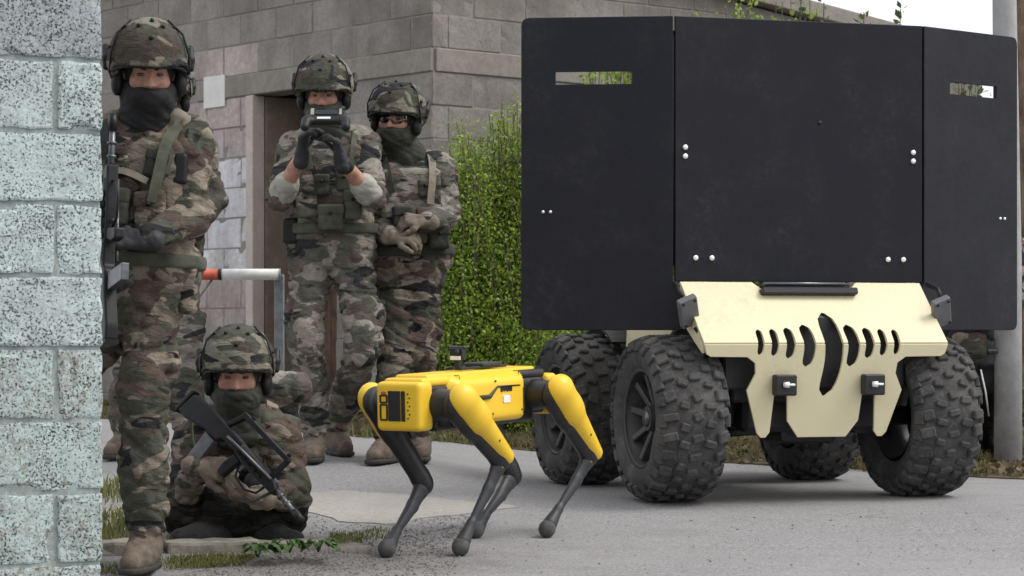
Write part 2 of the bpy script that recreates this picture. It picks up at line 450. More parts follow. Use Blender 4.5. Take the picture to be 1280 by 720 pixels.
def ground_sheet(name, xs, ys, dz, mat):
    X, Y = np.meshgrid(xs, ys, indexing='ij'); Z = ground_z(X, Y) + dz
    Z = Z + .006 * perlin(np.stack([X * 1.3, Y * 1.3, 0 * X], -1))
    n, m = X.shape; idx = np.arange(n * m).reshape(n, m)
    f = np.stack([idx[:-1, :-1], idx[1:, :-1], idx[1:, 1:], idx[:-1, 1:]], -1).reshape(-1, 4)
    me = mesh_from(name, np.stack([X, Y, Z], -1).reshape(-1, 3), f, True)
    return link_mesh(name, me, mat)
road = tag(ground_sheet('road', axis(-300, 300, -4, 5, .09), axis(-30, 600, 6, 15, .09), 0, M['asphalt']), kind='structure')
road['label'] = 'pale grey worn asphalt road'
def g2(x, y):
    return gz(x, y) + .006 * float(perlin(V(x * 1.3, y * 1.3, 0)))
def patch(name, poly, dz, mat, step=.05, jag=.03, kind='structure'):
    """a sheet following the ground inside an outline"""
    poly = [np.asarray(p, float)[:2] for p in poly]; pa = np.array(poly)
    lo, hi = pa.min(0), pa.max(0)
    dens = []
    for i in range(len(poly)):
        a, b = poly[i], poly[(i + 1) % len(poly)]; k = max(1, int(np.linalg.norm(b - a) / .06))
        for j in range(k):
            q = a + (b - a) * j / k; q = q + jag * V(perlin(V(q[0] * 9, q[1] * 9, 1.5)), perlin(V(q[0] * 9, q[1] * 9, 9.5)))
            dens.append(q)
    bm = bmesh.new(); vs_ = [bm.verts.new((q[0], q[1], 0)) for q in dens]
    es = [bm.edges.new((vs_[i], vs_[(i + 1) % len(vs_)])) for i in range(len(vs_))]
    bmesh.ops.triangle_fill(bm, use_beauty=True, edges=es)
    for ax in (0, 1):
        for c in np.arange(lo[ax] - .1, hi[ax] + .1, step * 3):
            nv = [0, 0, 0]; nv[ax] = 1; co = [0, 0, 0]; co[ax] = c
            bmesh.ops.bisect_plane(bm, geom=bm.verts[:] + bm.edges[:] + bm.faces[:], plane_co=co, plane_no=nv)
    for v_ in bm.verts: v_.co.z = g2(v_.co.x, v_.co.y) + dz
    bmesh.ops.recalc_face_normals(bm, faces=bm.faces[:])
    for f_ in bm.faces:
        if f_.normal.z < 0: f_.normal_flip()
    be = [e for e in bm.edges if e.is_boundary]
    ex_ = bmesh.ops.extrude_edge_only(bm, edges=be)                        # slab edge going down into the ground
    for v_ in ex_['geom']:
        if isinstance(v_, bmesh.types.BMVert): v_.co.z -= .03
    bmesh.ops.recalc_face_normals(bm, faces=bm.faces[:])
    o = bm_obj(name, bm, mat, None, False); return tag(o, kind=kind)
def concrete_mat(name, lo, hi, sc_=40):
    t = NT(name, .9, spec=.3); n = t.noise(sc_, 6, .7); b = t.noise(2.5, 4)
    c = t.ramp(n, [(.3, lo), (.7, hi)]); c = t.mix(t.ramp(b, [(.4, (0, 0, 0)), (.75, (.45, .45, .45))]), c, tuple(x * .75 for x in lo))
    t.col(c); t.bump(t.noise(sc_ * 3, 4), .4, .005); return t.m
M['apron'] = concrete_mat('pale_concrete', (.255, .24, .218), (.36, .342, .315))
M['kerb'] = concrete_mat('kerb_concrete', (.15, .135, .11), (.30, .275, .235), 25)
M['soil'] = concrete_mat('verge_soil', (.055, .042, .028), (.15, .12, .085), 14)
M['concrete'] = concrete_mat('lintel_concrete', (.19, .17, .15), (.29, .265, .24), 18)
a_pts = [PG(340, 618), PG(430, 614), PG(520, 621), PG(600, 629), PG(652, 635), PG(600, 640), PG(545, 646), PG(480, 657), PG(425, 652), PG(385, 640), PG(340, 640)]
tag(patch('pavement', a_pts, .004, M['apron'], jag=.06), 'pale beige concrete apron beside the robot')
# verge behind the road
v_pts = [PG(100, 522), PG(300, 534), PG(460, 547), PG(640, 562), PG(900, 578), PG(1050, 586), PG(1400, 604), P(1500, 560, 14), P(1300, 520, 19), P(640, 515, 16.5), P(300, 505, 18.5), P(60, 505, 19)]
verge = tag(patch('verge', v_pts, .006, M['soil'], step=.12, jag=.06), 'brown soil verge along the road')

# ------------------------------------------------------------------ block walls
def block_mat(name, lo, hi, pit=(.05, .05, .05), paint=None, pits=.5, sc_=1.0, tint=None):
    t = NT(name, .95, spec=.2)
    oi = t.n('ShaderNodeObjectInfo'); r = t.math('MULTIPLY', oi.outputs['Random'], 30.0); cv = t.n('ShaderNodeCombineXYZ')
    for i in range(3): t.t.links.new(r, cv.inputs[i])
    ad = t.n('ShaderNodeVectorMath', operation='ADD'); t.t.links.new(t.co, ad.inputs[0]); t.t.links.new(cv.outputs[0], ad.inputs[1]); v = ad.outputs[0]
    grain = t.noise(60 * sc_, 6, .75, v); blot = t.noise(5, 5, .6, v)
    c = t.ramp(grain, [(.3, lo), (.68, hi)])
    if paint:
        wear = t.math('ADD', t.math('MULTIPLY', t.noise(38 * sc_, 5, .7, v), .6), t.math('MULTIPLY', blot, .42))
        wear = t.math('ADD', wear, t.math('MULTIPLY', t.math('SUBTRACT', oi.outputs['Random'], .5), .16))
        m = t.ramp(wear, [(.44, (1, 1, 1)), (.60, (0, 0, 0))])
        c = t.mix(m, c, t.ramp(grain, [(.3, paint[0]), (.7, paint[1])]))
    if tint: c = t.mix(t.ramp(t.noise(2.6, 3, .5, v), [(.45, (0, 0, 0)), (.65, (.6, .6, .6))]), c, tint)
    pn = t.math('ADD', t.noise(105 * sc_, 4, .7, v), t.math('MULTIPLY', t.math('SUBTRACT', t.noise(7, 3, .6, v), .5), .22))
    pm = t.ramp(pn, [(pits, (0, 0, 0)), (pits + .07, (1, 1, 1))])
    c = t.mix(pm, c, pit)
    val = t.math('ADD', t.math('MULTIPLY', oi.outputs['Random'], .2), .9); cc = t.n('ShaderNodeCombineColor')
    for i in range(3): t.t.links.new(val, cc.inputs[i])
    c = t.mix(1.0, c, cc.outputs[0], 'MULTIPLY')
    if paint is None or sc_ < .9:                      # rain streaks and soot, continuous across the blocks
        gp = t.n('ShaderNodeNewGeometry').outputs['Position']
        sm = t.math('ADD', t.math('MULTIPLY', t.noise(1.1, 4, .6, gp), .6), t.math('MULTIPLY', t.noise(3.0, 5, .65, gp, stretch=(1.6, 1.6, .35)), .5))
        c = t.mix(t.ramp(sm, [(.50, (0, 0, 0)), (.66, (.5, .5, .5))]), c, (.105, .092, .08))
    t.col(c)
    h = t.mix(pm, grain, (0, 0, 0))
    t.bump(h, .7, .008); return t.m
M['wall_paint'] = block_mat('pale_green_painted_block', (.31, .36, .355), (.50, .565, .56), (.07, .08, .077), ((.47, .565, .558), (.60, .69, .683)), .535, 1.35)
M['wall_grey'] = block_mat('grey_weathered_block', (.18, .187, .195), (.38, .40, .41), (.05, .052, .055), ((.32, .355, .365), (.50, .545, .555)), .54, 1.35)
M['wall_stain'] = block_mat('stained_painted_block', (.17, .155, .125), (.36, .35, .31), (.045, .04, .032), ((.43, .53, .515), (.56, .65, .635)), .54, 1.35)
M['block'] = block_mat('grey_concrete_block', (.215, .195, .176), (.315, .29, .266), (.12, .108, .098), None, .65, .6, (.17, .152, .137))
M['block_dark'] = block_mat('dark_concrete_block', (.19, .173, .158), (.285, .264, .243), (.10, .092, .083), None, .64, .6, (.145, .135, .126))
M['block_white'] = block_mat('whitewashed_block', (.42, .40, .405), (.56, .55, .56), (.25, .23, .22), ((.62, .615, .65), (.72, .715, .75)), .66, .6)
M['block_pink'] = block_mat('pinkish_painted_block', (.30, .255, .24), (.42, .36, .34), (.16, .13, .12), ((.43, .375, .37), (.5, .44, .44)), .64, .6)
M['mortar'] = concrete_mat('mortar', (.19, .173, .156), (.285, .262, .24), 60)
M['mortar_dark'] = concrete_mat('dark_mortar', (.20, .225, .215), (.40, .455, .44), 60)

def block_mesh(L, Hh, D, bevel=.006, rough=.0025, cuts=6, seed=0):
    """a masonry unit: x along the wall 0..L, y depth 0..D (face at y=0), z 0..Hh, with chipped, uneven edges"""
    bm = bmesh.new(); add_box(bm, (L / 2, D / 2, Hh / 2), (L / 2, D / 2, Hh / 2), None, 0)
    if cuts:
        bmesh.ops.bevel(bm, geom=bm.edges[:], offset=bevel, segments=2, affect='EDGES', profile=.6)
        fs = [f_ for f_ in bm.faces if f_.normal.y < -.9]
        es = list({e for f_ in fs for e in f_.edges})
        bmesh.ops.subdivide_edges(bm, edges=[e for e in bm.edges if e.calc_length() > .05], cuts=cuts, use_grid_fill=True)
        p = np.array([tuple(v_.co) for v_ in bm.verts])
        edge = np.minimum(np.minimum(p[:, 0], L - p[:, 0]), np.minimum(p[:, 2], Hh - p[:, 2])); ed = edge < bevel * 1.5
        nz = np.stack([perlin(p * 17 + seed), perlin(p * 17 + 31 + seed), perlin(p * 17 + 57 + seed)], 1) * (rough * np.where(ed, 2.6, 1.0))[:, None]
        nz[:, 1] += np.where(ed, .035 * np.maximum(0, perlin(p * 9 + seed + 90) - .12), 0)
        for v_, q_ in zip(bm.verts, p + nz): v_.co = q_
    else:
        bmesh.ops.bevel(bm, geom=bm.edges[:], offset=bevel, segments=1, affect='EDGES')
    me = bpy.data.meshes.new('block'); bm.to_mesh(me); bm.free(); return me

# near wall at the left edge
a0 = math.radians(24)
wallE = P(128, 410, 7.08)                         # its right-hand end
fgw = empty('block_wall', (wallE[0], wallE[1], 0), a0)
tag(fgw, 'pale green painted concrete block wall with pitted surface at the left edge', 'wall')
# local frame: x along the wall (negative to the left), y into the wall, z up
box('mortar_core', (-1.2, .1, 1.35), (1.195, .092, 1.5), M['mortar_dark'], fgw, bevel=.003)
zj = []
for k in range(-1, 12):
    z0 = CAMZ + (HY - 342) / F * 7.0 + (k - 4) * .2115      # joint rows as in the photograph
    z0 -= .0
    row = k % 2
    xs = [(-.132, 0)] if row == 0 else []
    x = -.132 if row == 0 else 0.0
    x0 = x
    while x0 > -1.6:
        Lb = .40 if not (row == 1 and x0 == 0.0) else .345
        xs.append((x0 - Lb - (.012 if x0 < 0 else 0), x0 - (.012 if x0 < 0 else 0))); x0 = xs[-1][0]
    for i, (xa, xb) in enumerate(xs):
        me = block_mesh(xb - xa, .2, .19, .008, .0045, 11, seed=k * 7.3 + i * 3.1)
        mt = M['wall_grey'] if k >= 7 else (M['wall_stain'] if k in (0, 1, -1) or (k == 2 and row == 0) else M['wall_paint'])
        o = link_mesh('block', me, mt, fgw); o.location = (xa, rnd.uniform(-.003, .003), z0); o.rotation_euler = (0, 0, rnd.uniform(-.004, .004))

# building behind: two walls meeting at a corner
bldg = empty('building', (-.5, 15.0, .2), 0)
tag(bldg, 'grey concrete block building with sloping roof edge and open doorway', 'building')
TH_L, TH_R = math.radians(50), math.radians(40)
dirL = V(-math.cos(TH_L), math.sin(TH_L), 0); dirR = V(math.cos(TH_R), math.sin(TH_R), 0)
inn = nrm(dirL + dirR)
def face_matrix(d, flip):
    """local x along the wall from the corner, local y into the building, z up"""
    y = V(-d[1], d[0], 0); y = y if y @ inn > 0 else -y
    return frame(d, y, V(0, 0, 1), V(0, 0, 0))
ML, MR = face_matrix(dirL, 1), face_matrix(dirR, 0)
def roof_z(t): return 3.36 - .097 * t - .2            # rake of the right-hand wall, relative to the base
BH = .21
Z_L0, Z_L1 = 2.415 - .2, 2.565 - .2                   # lintel band
DOOR = (1.02, 1.97)                                   # doorway along the left wall
variants = {}
def bmesh_for(L, Hh):
    key = (round(L, 3), round(Hh, 3))
    if key not in variants: variants[key] = [block_mesh(L, Hh, .10, .005, .002, 3, seed=len(variants) * 11.0 + s * 5) for s in range(3)]
    return rnd.choice(variants[key])
rows = []
z = Z_L0
while z > -.2: z -= BH; rows.append((z, BH))
z = Z_L1
while z < 3.9: rows.append((z, BH)); z += BH
rows.sort()
wallL = empty('side_wall', (0, 0, 0)); wallL.parent = bldg; wallL.matrix_basis = ML
wallR = empty('gable_wall', (0, 0, 0)); wallR.parent = bldg; wallR.matrix_basis = MR
bm_rest = {'L': bmesh.new(), 'R': bmesh.new()}
LB = .43
def put(side, xa, xb, z0, h):
    par, side_m = (wallL, 'L') if side == 'L' else (wallR, 'R')
    if xb - xa < .05: return
    mat = 'block'
    xm = (xa + xb) / 2
    if side == 'L' and xm > DOOR[1] and xm < 3.4:
        zz = z0 + h / 2
        if zz < Z_L1 + .15: mat = 'block_pink'
        if zz < 1.9 and zz > .95: mat = 'block_white'
    elif rnd.random() < .3 or (side == 'R' and z0 < Z_L0): mat = 'block_dark'
    # what the photograph shows: pieces of their own; what it hides: joined
    vis = (side == 'L' and xa < 4.4 and z0 > .1 and z0 < 3.25) or (side == 'R' and xa < 1.3 and z0 > .6 and z0 < 3.3)
    if vis:
        me = bmesh_for(xb - xa, h - .01)
        if me.users and me.materials and me.materials[0] != M[mat]:
            k2 = ('m', me.name, mat)
            if k2 not in variants:
                variants[k2] = me.copy(); variants[k2].materials.clear(); variants[k2].materials.append(M[mat])
            me = variants[k2]
        o = link_mesh('block', me, M[mat], par)
        o.location = (xa, rnd.uniform(-.003, .004), z0 + .005)
    else:
        add_box(bm_rest[side_m], ((xa + xb) / 2, .05, z0 + h / 2), ((xb - xa) / 2, .05, h / 2 - .005), None, .004)
for side, Lw in (('L', 7.0), ('R', 5.36)):
    for i, (z0, h) in enumerate(rows):
        x = 0.0; first = True
        while x < Lw - .01:
            L = LB if not first else (LB if i % 2 else LB * .5)
            if side == 'R' and first: L = LB * .78 if i % 2 else LB * .3
            first = False
            xb = min(x + L, Lw)
            if side == 'R' and z0 > roof_z(xb) - .1: break
            if side == 'L' and z0 > 3.3 + .1 and False: break
            segs = [(x + .005, xb - .005)]
            if side == 'L' and z0 < Z_L0 - .01:
                segs = [(max(a, lo) + 0, min(b, hi)) for a, b in segs for lo, hi in ((-1, DOOR[0]), (DOOR[1] + .09, 99))]
            for a, b in segs: put(side, a, b, z0, h)
            x = xb
tag(bm_obj('hidden_block', bm_rest['L'], M['block'], wallL), kind='stuff'); tag(bm_obj('hidden_block', bm_rest['R'], M['block'], wallR), kind='stuff')
# mortar sheets 1 cm behind the block faces, with the doorway left open
def slab(name, rects, y0, y1, par, mat):
    bm = bmesh.new()
    for (xa, xb, za, zb) in rects: add_box(bm, ((xa + xb) / 2, (y0 + y1) / 2, (za + zb) / 2), ((xb - xa) / 2, (y1 - y0) / 2, (zb - za) / 2))
    return bm_obj(name, bm, mat, par)
slab('mortar', [(.012, DOOR[0] - .002, -.6, Z_L0), (DOOR[1] + .092, 7, -.6, Z_L0), (.012, 7, Z_L0 + .001, 3.8)], .005, .2, wallL, M['mortar'])
bm = bmesh.new()
add_prism(bm, [(.012, -.6), (5.36, -.6), (5.36, roof_z(5.36) - .02), (.012, roof_z(0) - .02)], .19, Matrix.Translation((0, .100, 0)))
bm_obj('mortar', bm, M['mortar'], wallR)
# lintel band, jamb, door
box('lintel', (1.35, .045, (Z_L0 + Z_L1) / 2), (1.345, .055, .074), M['concrete'], wallL, bevel=.006)
box('ring_beam', (1.9, .046, (Z_L0 + Z_L1) / 2), (1.87, .054, .074), M['concrete'], wallR, bevel=.006)
M['jamb'] = concrete_mat('pale_jamb', (.42, .36, .33), (.56, .49, .45), 20)
box('door_jamb', (DOOR[1] + .047, .03, (Z_L0 - .6) / 2), (.043, .05, (Z_L0 + .6) / 2 - .003), M['jamb'], wallL, bevel=.004)
M['reveal'] = concrete_mat('brown_reveal', (.17, .135, .105), (.27, .225, .18), 14)
box('door_reveal', (DOOR[1] + .052, .27, (Z_L0 - .6) / 2), (.05, .18, (Z_L0 + .6) / 2 - .006), M['reveal'], wallL, bevel=.004)
box('door_reveal', (DOOR[0] - .052, .27, (Z_L0 - .6) / 2), (.05, .18, (Z_L0 + .6) / 2 - .006), M['reveal'], wallL, bevel=.004)
M['door'] = plain('old_brown_door_wood', (.10, .055, .036), .8, var=.5, scale=9, bump=.4)
M['door2'] = plain('faded_door_wood', (.17, .115, .085), .8, var=.4, scale=9, bump=.4)
door = empty('door', (0, 0, 0)); door.parent = wallL
for k in range(8):
    xa = DOOR[0] + .002 + k * .1185
    box('plank', (xa + .058, .40, (Z_L0 - .3) / 2), (.057, .018, (Z_L0 + .6) / 2 + .12), M['door' if k % 3 else 'door2'], door, bevel=.004)
slab('inner_wall', [(.3, 6.5, -.6, 3.4)], .46, .5, wallL, M['mortar'])
# roof slab with an overhanging edge
bm = bmesh.new()
add_prism(bm, [(-.1, roof_z(-.1)), (5.5, roof_z(5.5)), (5.5, roof_z(5.5) + .11), (-.1, roof_z(-.1) + .11)], 6.0, Matrix.Translation((0, 2.9, 0)), .008)
roof = bm_obj('roof', bm, M['concrete'], bldg); roof.matrix_basis = MR

# plate on the wall
pl = MLw = Matrix.Translation((-.5, 15.0, .2)) @ ML
def on_left(px, py):
    o = np.array([0, 0, CAMZ]); d = V((px - 640) / F, 1, -(py - HY) / F)
    inv = MLw.inverted(); o2 = inv @ Vector(o); d2 = inv.to_3x3() @ Vector(d); t = (-.0 - o2.y) / d2.y; q = o2 + d2 * t
    return q.x, q.z
x1, z1 = on_left(257, 97); x2, z2 = on_left(283, 133)
M['plate'] = plain('white_enamel_plate', (.62, .60, .58), .5, var=.08, scale=10)
bm = bmesh.new(); add_box(bm, ((x1 + x2) / 2, -.012, (z1 + z2) / 2), (abs(x1 - x2) / 2, .006, abs(z1 - z2) / 2), None, .003)
plate = bm_obj('wall_plate', bm, M['plate']); plate.matrix_world = MLw
tag(plate, 'small blank white plate fixed to the block wall left of the doorway', 'plate')

# ------------------------------------------------------------------ kerb
kerb = tag(empty('kerb', (0, 0, 0)), 'low weathered concrete kerb in front of the sitting soldier', None, None, 'structure')
kp = [P(60, 690, 7.95), P(210, 682, 8.06), P(330, 677, 8.16), P(425, 672, 8.27), P(470, 668, 8.36)]
for i in range(4):
    a, b = kp[i], kp[i + 1]; L = np.linalg.norm((b - a)[:2]) - .012
    me = block_mesh(L, .22, .13, .012, .004, 6, seed=i * 13.0)
    o = link_mesh('kerb_stone', me, M['kerb'], kerb)
    zt = [.094, .090, .078, .055][i]
    o.location = (a[0], a[1], zt - .22); o.rotation_euler = (0, 0, math.atan2(b[1] - a[1], b[0] - a[0]))

# ------------------------------------------------------------------ utility pole, barrier, tree at the right edge
pole_b = PG(1260, 582)
M['pole'] = concrete_mat('grey_pole_concrete', (.27, .27, .27), (.40, .40, .40), 9)
pole = empty('utility_pole', pole_b)
tag(pole, 'tall grey round utility pole behind the shield on the right', 'pole')
tube('shaft', [(0, 0, -.3), (0, 0, 1), (-.022, 0, 2.6), (-.04, 0, 5.5)], [.069, .066, .056, .045], M['pole'], pole, n=20)
bm = bmesh.new(); add_tube(bm, [(-.1, -.02, .56), (-.055, -.03, .56)], .014, 8); bm_obj('bolt', bm, M['gun_metal'], pole)

bar_y = 12.2
bt = P(347, 343, bar_y)
bar = empty('road_barrier', (bt[0], bt[1], gz(bt[0], bt[1])))
tag(bar, 'red and white barrier bar resting on a grey steel post by the doorway', 'barrier')
hz_ = bt[2] - bar.location.z
M['steel'] = plain('galvanised_steel', (.24, .255, .27), .5, .6, var=.25, scale=20)
M['red'] = plain('faded_red_paint', (.50, .095, .05), .6, var=.25, scale=20)
M['white_paint'] = plain('chipped_white_paint', (.62, .62, .60), .6, var=.15, scale=22)
box('post', (.005, .045, hz_ / 2 - .03), (.024, .024, hz_ / 2 + .03), M['steel'], bar, bevel=.003)
box('post', (-.60, .045, hz_ / 2 - .03), (.024, .024, hz_ / 2 + .03), M['steel'], bar, bevel=.003)
tube('white_bar', [(-.285, 0, 0 + hz_), (.01, 0, hz_)], .029, M['white_paint'], bar, n=14)
tube('dark_ring', [(-.30, 0, hz_), (-.283, 0, hz_)], .0305, M['clip'], bar, n=14)
tube('red_bar', [(-.62, 0, hz_), (-.298, 0, hz_)], .029, M['red'], bar, n=14)
tube('end_cap', [(.01, 0, hz_), (.014, 0, hz_)], .031, M['steel'], bar, n=14)
tube('strut', [(-.33, .01, hz_ - .02), (-.42, .02, hz_ - .14)], .006, M['steel'], bar)

def bark():
    t = NT('brown_bark', .95, spec=.1); n = t.noise(14, 6, .65, stretch=(1, 1, .3), dist=.6)
    t.col(t.ramp(n, [(.3, (.07, .045, .03)), (.7, (.26, .19, .14))])); t.bump(n, .9, .03); return t.m
M['bark'] = bark()
trb = P(1297, 540, 14.0); trb[2] = gz(trb[0], trb[1])
tree = tag(empty('tree', trb), 'thick brown tree trunk at the right edge behind the pole', 'tree')
S = Solid(); q0 = trb.copy(); q0[2] -= .2
S.cone(q0, q0 + V(-.03, 0, 1.3), .2, .16, .1).cone(q0 + V(-.03, 0, 1.3), q0 + V(.0, 0, 3.2), .16, .15, .1).cone(q0 + V(0, 0, 2.6), q0 + V(-.05, .5, 4.6), .12, .09, .1).cone(q0 + V(0, 0, 2.4), q0 + V(.7, .2, 4.8), .11, .06, .1)
S.noise = folds(.012, 14, 4)
S.mesh('trunk', .03, M['bark'], tree, trb)

# ------------------------------------------------------------------ vegetation
def leaf_mat(name, a, b, c):
    t = NT(name, .6, spec=.3)
    at = t.n('ShaderNodeAttribute', attribute_name='rnd')
    t.col(t.ramp(at.outputs['Fac'], [(.0, a), (.5, b), (1.0, c)]))
    t.b.inputs['Transmission Weight'].default_value = 0
    tr = t.n('ShaderNodeBsdfTranslucent'); ms = t.n('ShaderNodeMixShader'); ms.inputs[0].default_value = .35
    cr = t.t.nodes[[n_.name for n_ in t.t.nodes if n_.type == 'VALTORGB'][0]]
    t.t.links.new(cr.outputs[0], tr.inputs[0])
    out = t.t.nodes['Material Output']
    t.t.links.new(t.b.outputs[0], ms.inputs[1]); t.t.links.new(tr.outputs[0], ms.inputs[2]); t.t.links.new(ms.outputs[0], out.inputs[0])
    return t.m
M['leaf'] = leaf_mat('spring_leaf', (.10, .155, .022), (.235, .345, .045), (.43, .53, .09))
M['leaf_dark'] = leaf_mat('shrub_leaf', (.03, .05, .016), (.075, .12, .025), (.15, .20, .05))
M['weed'] = leaf_mat('weed_leaf', (.03, .06, .016), (.06, .12, .03), (.10, .17, .05))
M['grass'] = leaf_mat('grass_blade', (.07, .085, .022), (.15, .16, .05), (.30, .26, .12))
M['litter'] = leaf_mat('dry_leaf', (.06, .04, .025), (.14, .10, .06), (.24, .19, .12))
M['twig'] = plain('grey_twig', (.085, .07, .045), .9, var=.3)
def cards(pts, dirs, size, aspect, rs, rng, fold=.25):
    """small folded leaves: two triangles-pairs each"""
    n = len(pts); d = dirs / (np.linalg.norm(dirs, axis=1)[:, None] + 1e-9)
    a = rng.normal(size=(n, 3)); a -= d * (a * d).sum(1)[:, None]; a /= np.linalg.norm(a, axis=1)[:, None]
    nn = np.cross(d, a); s = size[:, None]; wv = s * aspect
    v0 = pts; v1 = pts + d * s * .5 + a * wv + nn * wv * fold; v2 = pts + d * s; v3 = pts + d * s * .5 - a * wv + nn * wv * fold
    v = np.stack([v0, v1, v2, v3], 1).reshape(-1, 3); k = np.arange(n) * 4
    f = np.concatenate([np.stack([k, k + 1, k + 2], 1), np.stack([k, k + 2, k + 3], 1)], 0)
    return v, f, np.concatenate([rs, rs])
def mesh_np(name, v, f, rs, mat, parent=None):
    me = bpy.data.meshes.new(name); m = f.shape[1]
    me.vertices.add(len(v)); me.vertices.foreach_set('co', v.ravel().astype(np.float32))
    me.loops.add(f.size); me.loops.foreach_set('vertex_index', f.ravel().astype(np.int32))
    me.polygons.add(len(f)); me.polygons.foreach_set('loop_start', np.arange(0, f.size, m, dtype=np.int32))
    me.update(calc_edges=True)
    at = me.attributes.new('rnd', 'FLOAT', 'FACE'); at.data.foreach_set('value', rs.astype(np.float32))
    return link_mesh(name, me, mat, parent)
def shrub(base, boxes, ntw, label, leaf, seed, lsize=.04, per=60, group=None, cat='shrub', tall=1.0):
    """twigs rising from the foot fill the given volumes; leaves cluster along each twig"""
    rng = np.random.RandomState(seed); root = tag(empty('shrub', base), label, cat, group)
    bm = bmesh.new(); LP, LD, LS = [], [], []
    for i in range(ntw):
        c, r = boxes[rng.choice(len(boxes), p=np.array([b[2] for b in boxes]) / sum(b[2] for b in boxes))][:2]
        u = rng.normal(size=3); u /= np.linalg.norm(u); tip = np.array(c) + np.array(r) * u * (rng.uniform(.35, 1.06) if rng.uniform() < .8 else rng.uniform(1.0, 1.3))
        foot = np.array(base) + V(rng.uniform(-.5, .5) * r[0], rng.uniform(-.5, .5) * r[1], 0)
        foot = foot * .55 + V(tip[0], tip[1], base[2]) * .45; foot[2] = base[2] - .02
        mid = (foot + tip) / 2 + rng.normal(size=3) * .1
        ts = np.linspace(0, 1, 6)[:, None]; pt = (1 - ts) ** 2 * foot + 2 * ts * (1 - ts) * mid + ts ** 2 * tip
        add_tube(bm, [p - base for p in pt], [.006 * (1 - .8 * t) + .001 for t in ts[:, 0]], 4, False)
        n = int(per * rng.uniform(.5, 1.4)); t = rng.uniform(.12, 1.0, n) ** .75; t = t[:, None]
        q = (1 - t) ** 2 * foot + 2 * t * (1 - t) * mid + t ** 2 * tip
        sp_ = .035 + .07 * (1 - t)
        q = q + rng.normal(size=(n, 3)) * sp_
        dr = rng.normal(size=(n, 3)) + V(0, 0, .5)
        LP.append(q); LD.append(dr); LS.append(np.clip(rng.normal(.45, .16, n) + rng.uniform(-.2, .25), 0, 1))
    LP, LD, LS = map(np.concatenate, (LP, LD, LS))
    v, f, rs = cards(LP - np.array(base), LD, lsize * rng.uniform(.6, 1.35, len(LP)), .32, LS, rng)
    mesh_np('crown', v, f, rs, M[leaf], root)['kind'] = 'stuff'
    bm_obj('stem', bm, M['twig'], root)
    return root
def base_at(px, Y):
    x = (px - 640) / F * Y; return V(x, Y, gz(x, Y))
b1 = base_at(618, 13.4)
shrub(b1, [(P(620, 330, 13.4), (.34, .35, .62), 1.5), (P(655, 215, 13.5), (.24, .3, .36), 1.0), (P(585, 250, 13.3), (.17, .25, .38), .8), (P(570, 400, 13.2), (.2, .25, .35), .6), (P(650, 440, 13.2), (.3, .25, .22), .6)], 1500,
      'bright green leafy shrub between the standing soldiers and the black shield', 'leaf', 5, .021, 150)
b2 = base_at(800, 14.2)
shrub(b2, [(P(780, 330, 14.2), (.45, .35, .9), 1.0), (P(790, 130, 14.2), (.35, .3, .42), 1.2), (P(760, 470, 13.8), (.5, .3, .3), .5)], 420,
      'green shrub seen through the viewing slot of the shield and behind its tyres', 'leaf', 9, .036, 75)
b3 = base_at(960, 14.6)
shrub(b3, [(P(930, 250, 14.6), (.6, .35, .9), 1.0), (P(930, 60, 14.6), (.45, .25, .32), .9), (P(1000, 480, 13.6), (.6, .3, .28), .6)], 380,
      'yellowish green shrub rising above the top edge of the shield', 'leaf', 12, .036, 70)
b4 = base_at(1170, 14.4)
shrub(b4, [(P(1150, 330, 14.4), (.6, .3, .75), 1.0), (P(1215, 140, 14.6), (.22, .2, .2), .5), (P(1180, 500, 13.4), (.5, .3, .3), .7)], 300,
      'dark green shrub beside the utility pole behind the vehicle', 'leaf_dark', 15, .045, 50)
# tall thin weeds standing above the shield's edge
for i, (px, py, lab) in enumerate([(1001, 2, 'tall thin weed stem left of the four above the shield'), (1030, 3, 'tall leafy weed stem second from left above the shield'), (1080, 15, 'short thin weed stem third from left above the shield'), (1122, 11, 'thin leaning weed stem rightmost above the shield')]):
    b = base_at(px, 13.2); top = P(px + (4 if i == 3 else 0), py, 13.2); rng = np.random.RandomState(40 + i)
    root = tag(empty('tall_weed', b), lab, 'weed')
    mid = (b + top) / 2 + V(rng.uniform(-.06, .06), 0, 0); ts = np.linspace(0, 1, 9)[:, None]
    pt = (1 - ts) ** 2 * b + 2 * ts * (1 - ts) * mid + ts ** 2 * top - b
    bm = bmesh.new(); add_tube(bm, list(pt), [.006 * (1 - .7 * t) + .001 for t in ts[:, 0]], 5); bm_obj('stem', bm, M['twig'], root)
    n = 150; t = rng.uniform(.35, 1.0, (n, 1)); q = (1 - t) ** 2 * 0 + 2 * t * (1 - t) * (mid - b) + t ** 2 * (top - b) + rng.normal(size=(n, 3)) * .012
    v, f, rs = cards(q, rng.normal(size=(n, 3)) + V(0, 0, .8), .05 * rng.uniform(.5, 1.2, n), .3, rng.uniform(.2, .8, n), rng)
    mesh_np('foliage', v, f, rs, M['leaf_dark'], root)['kind'] = 'stuff'
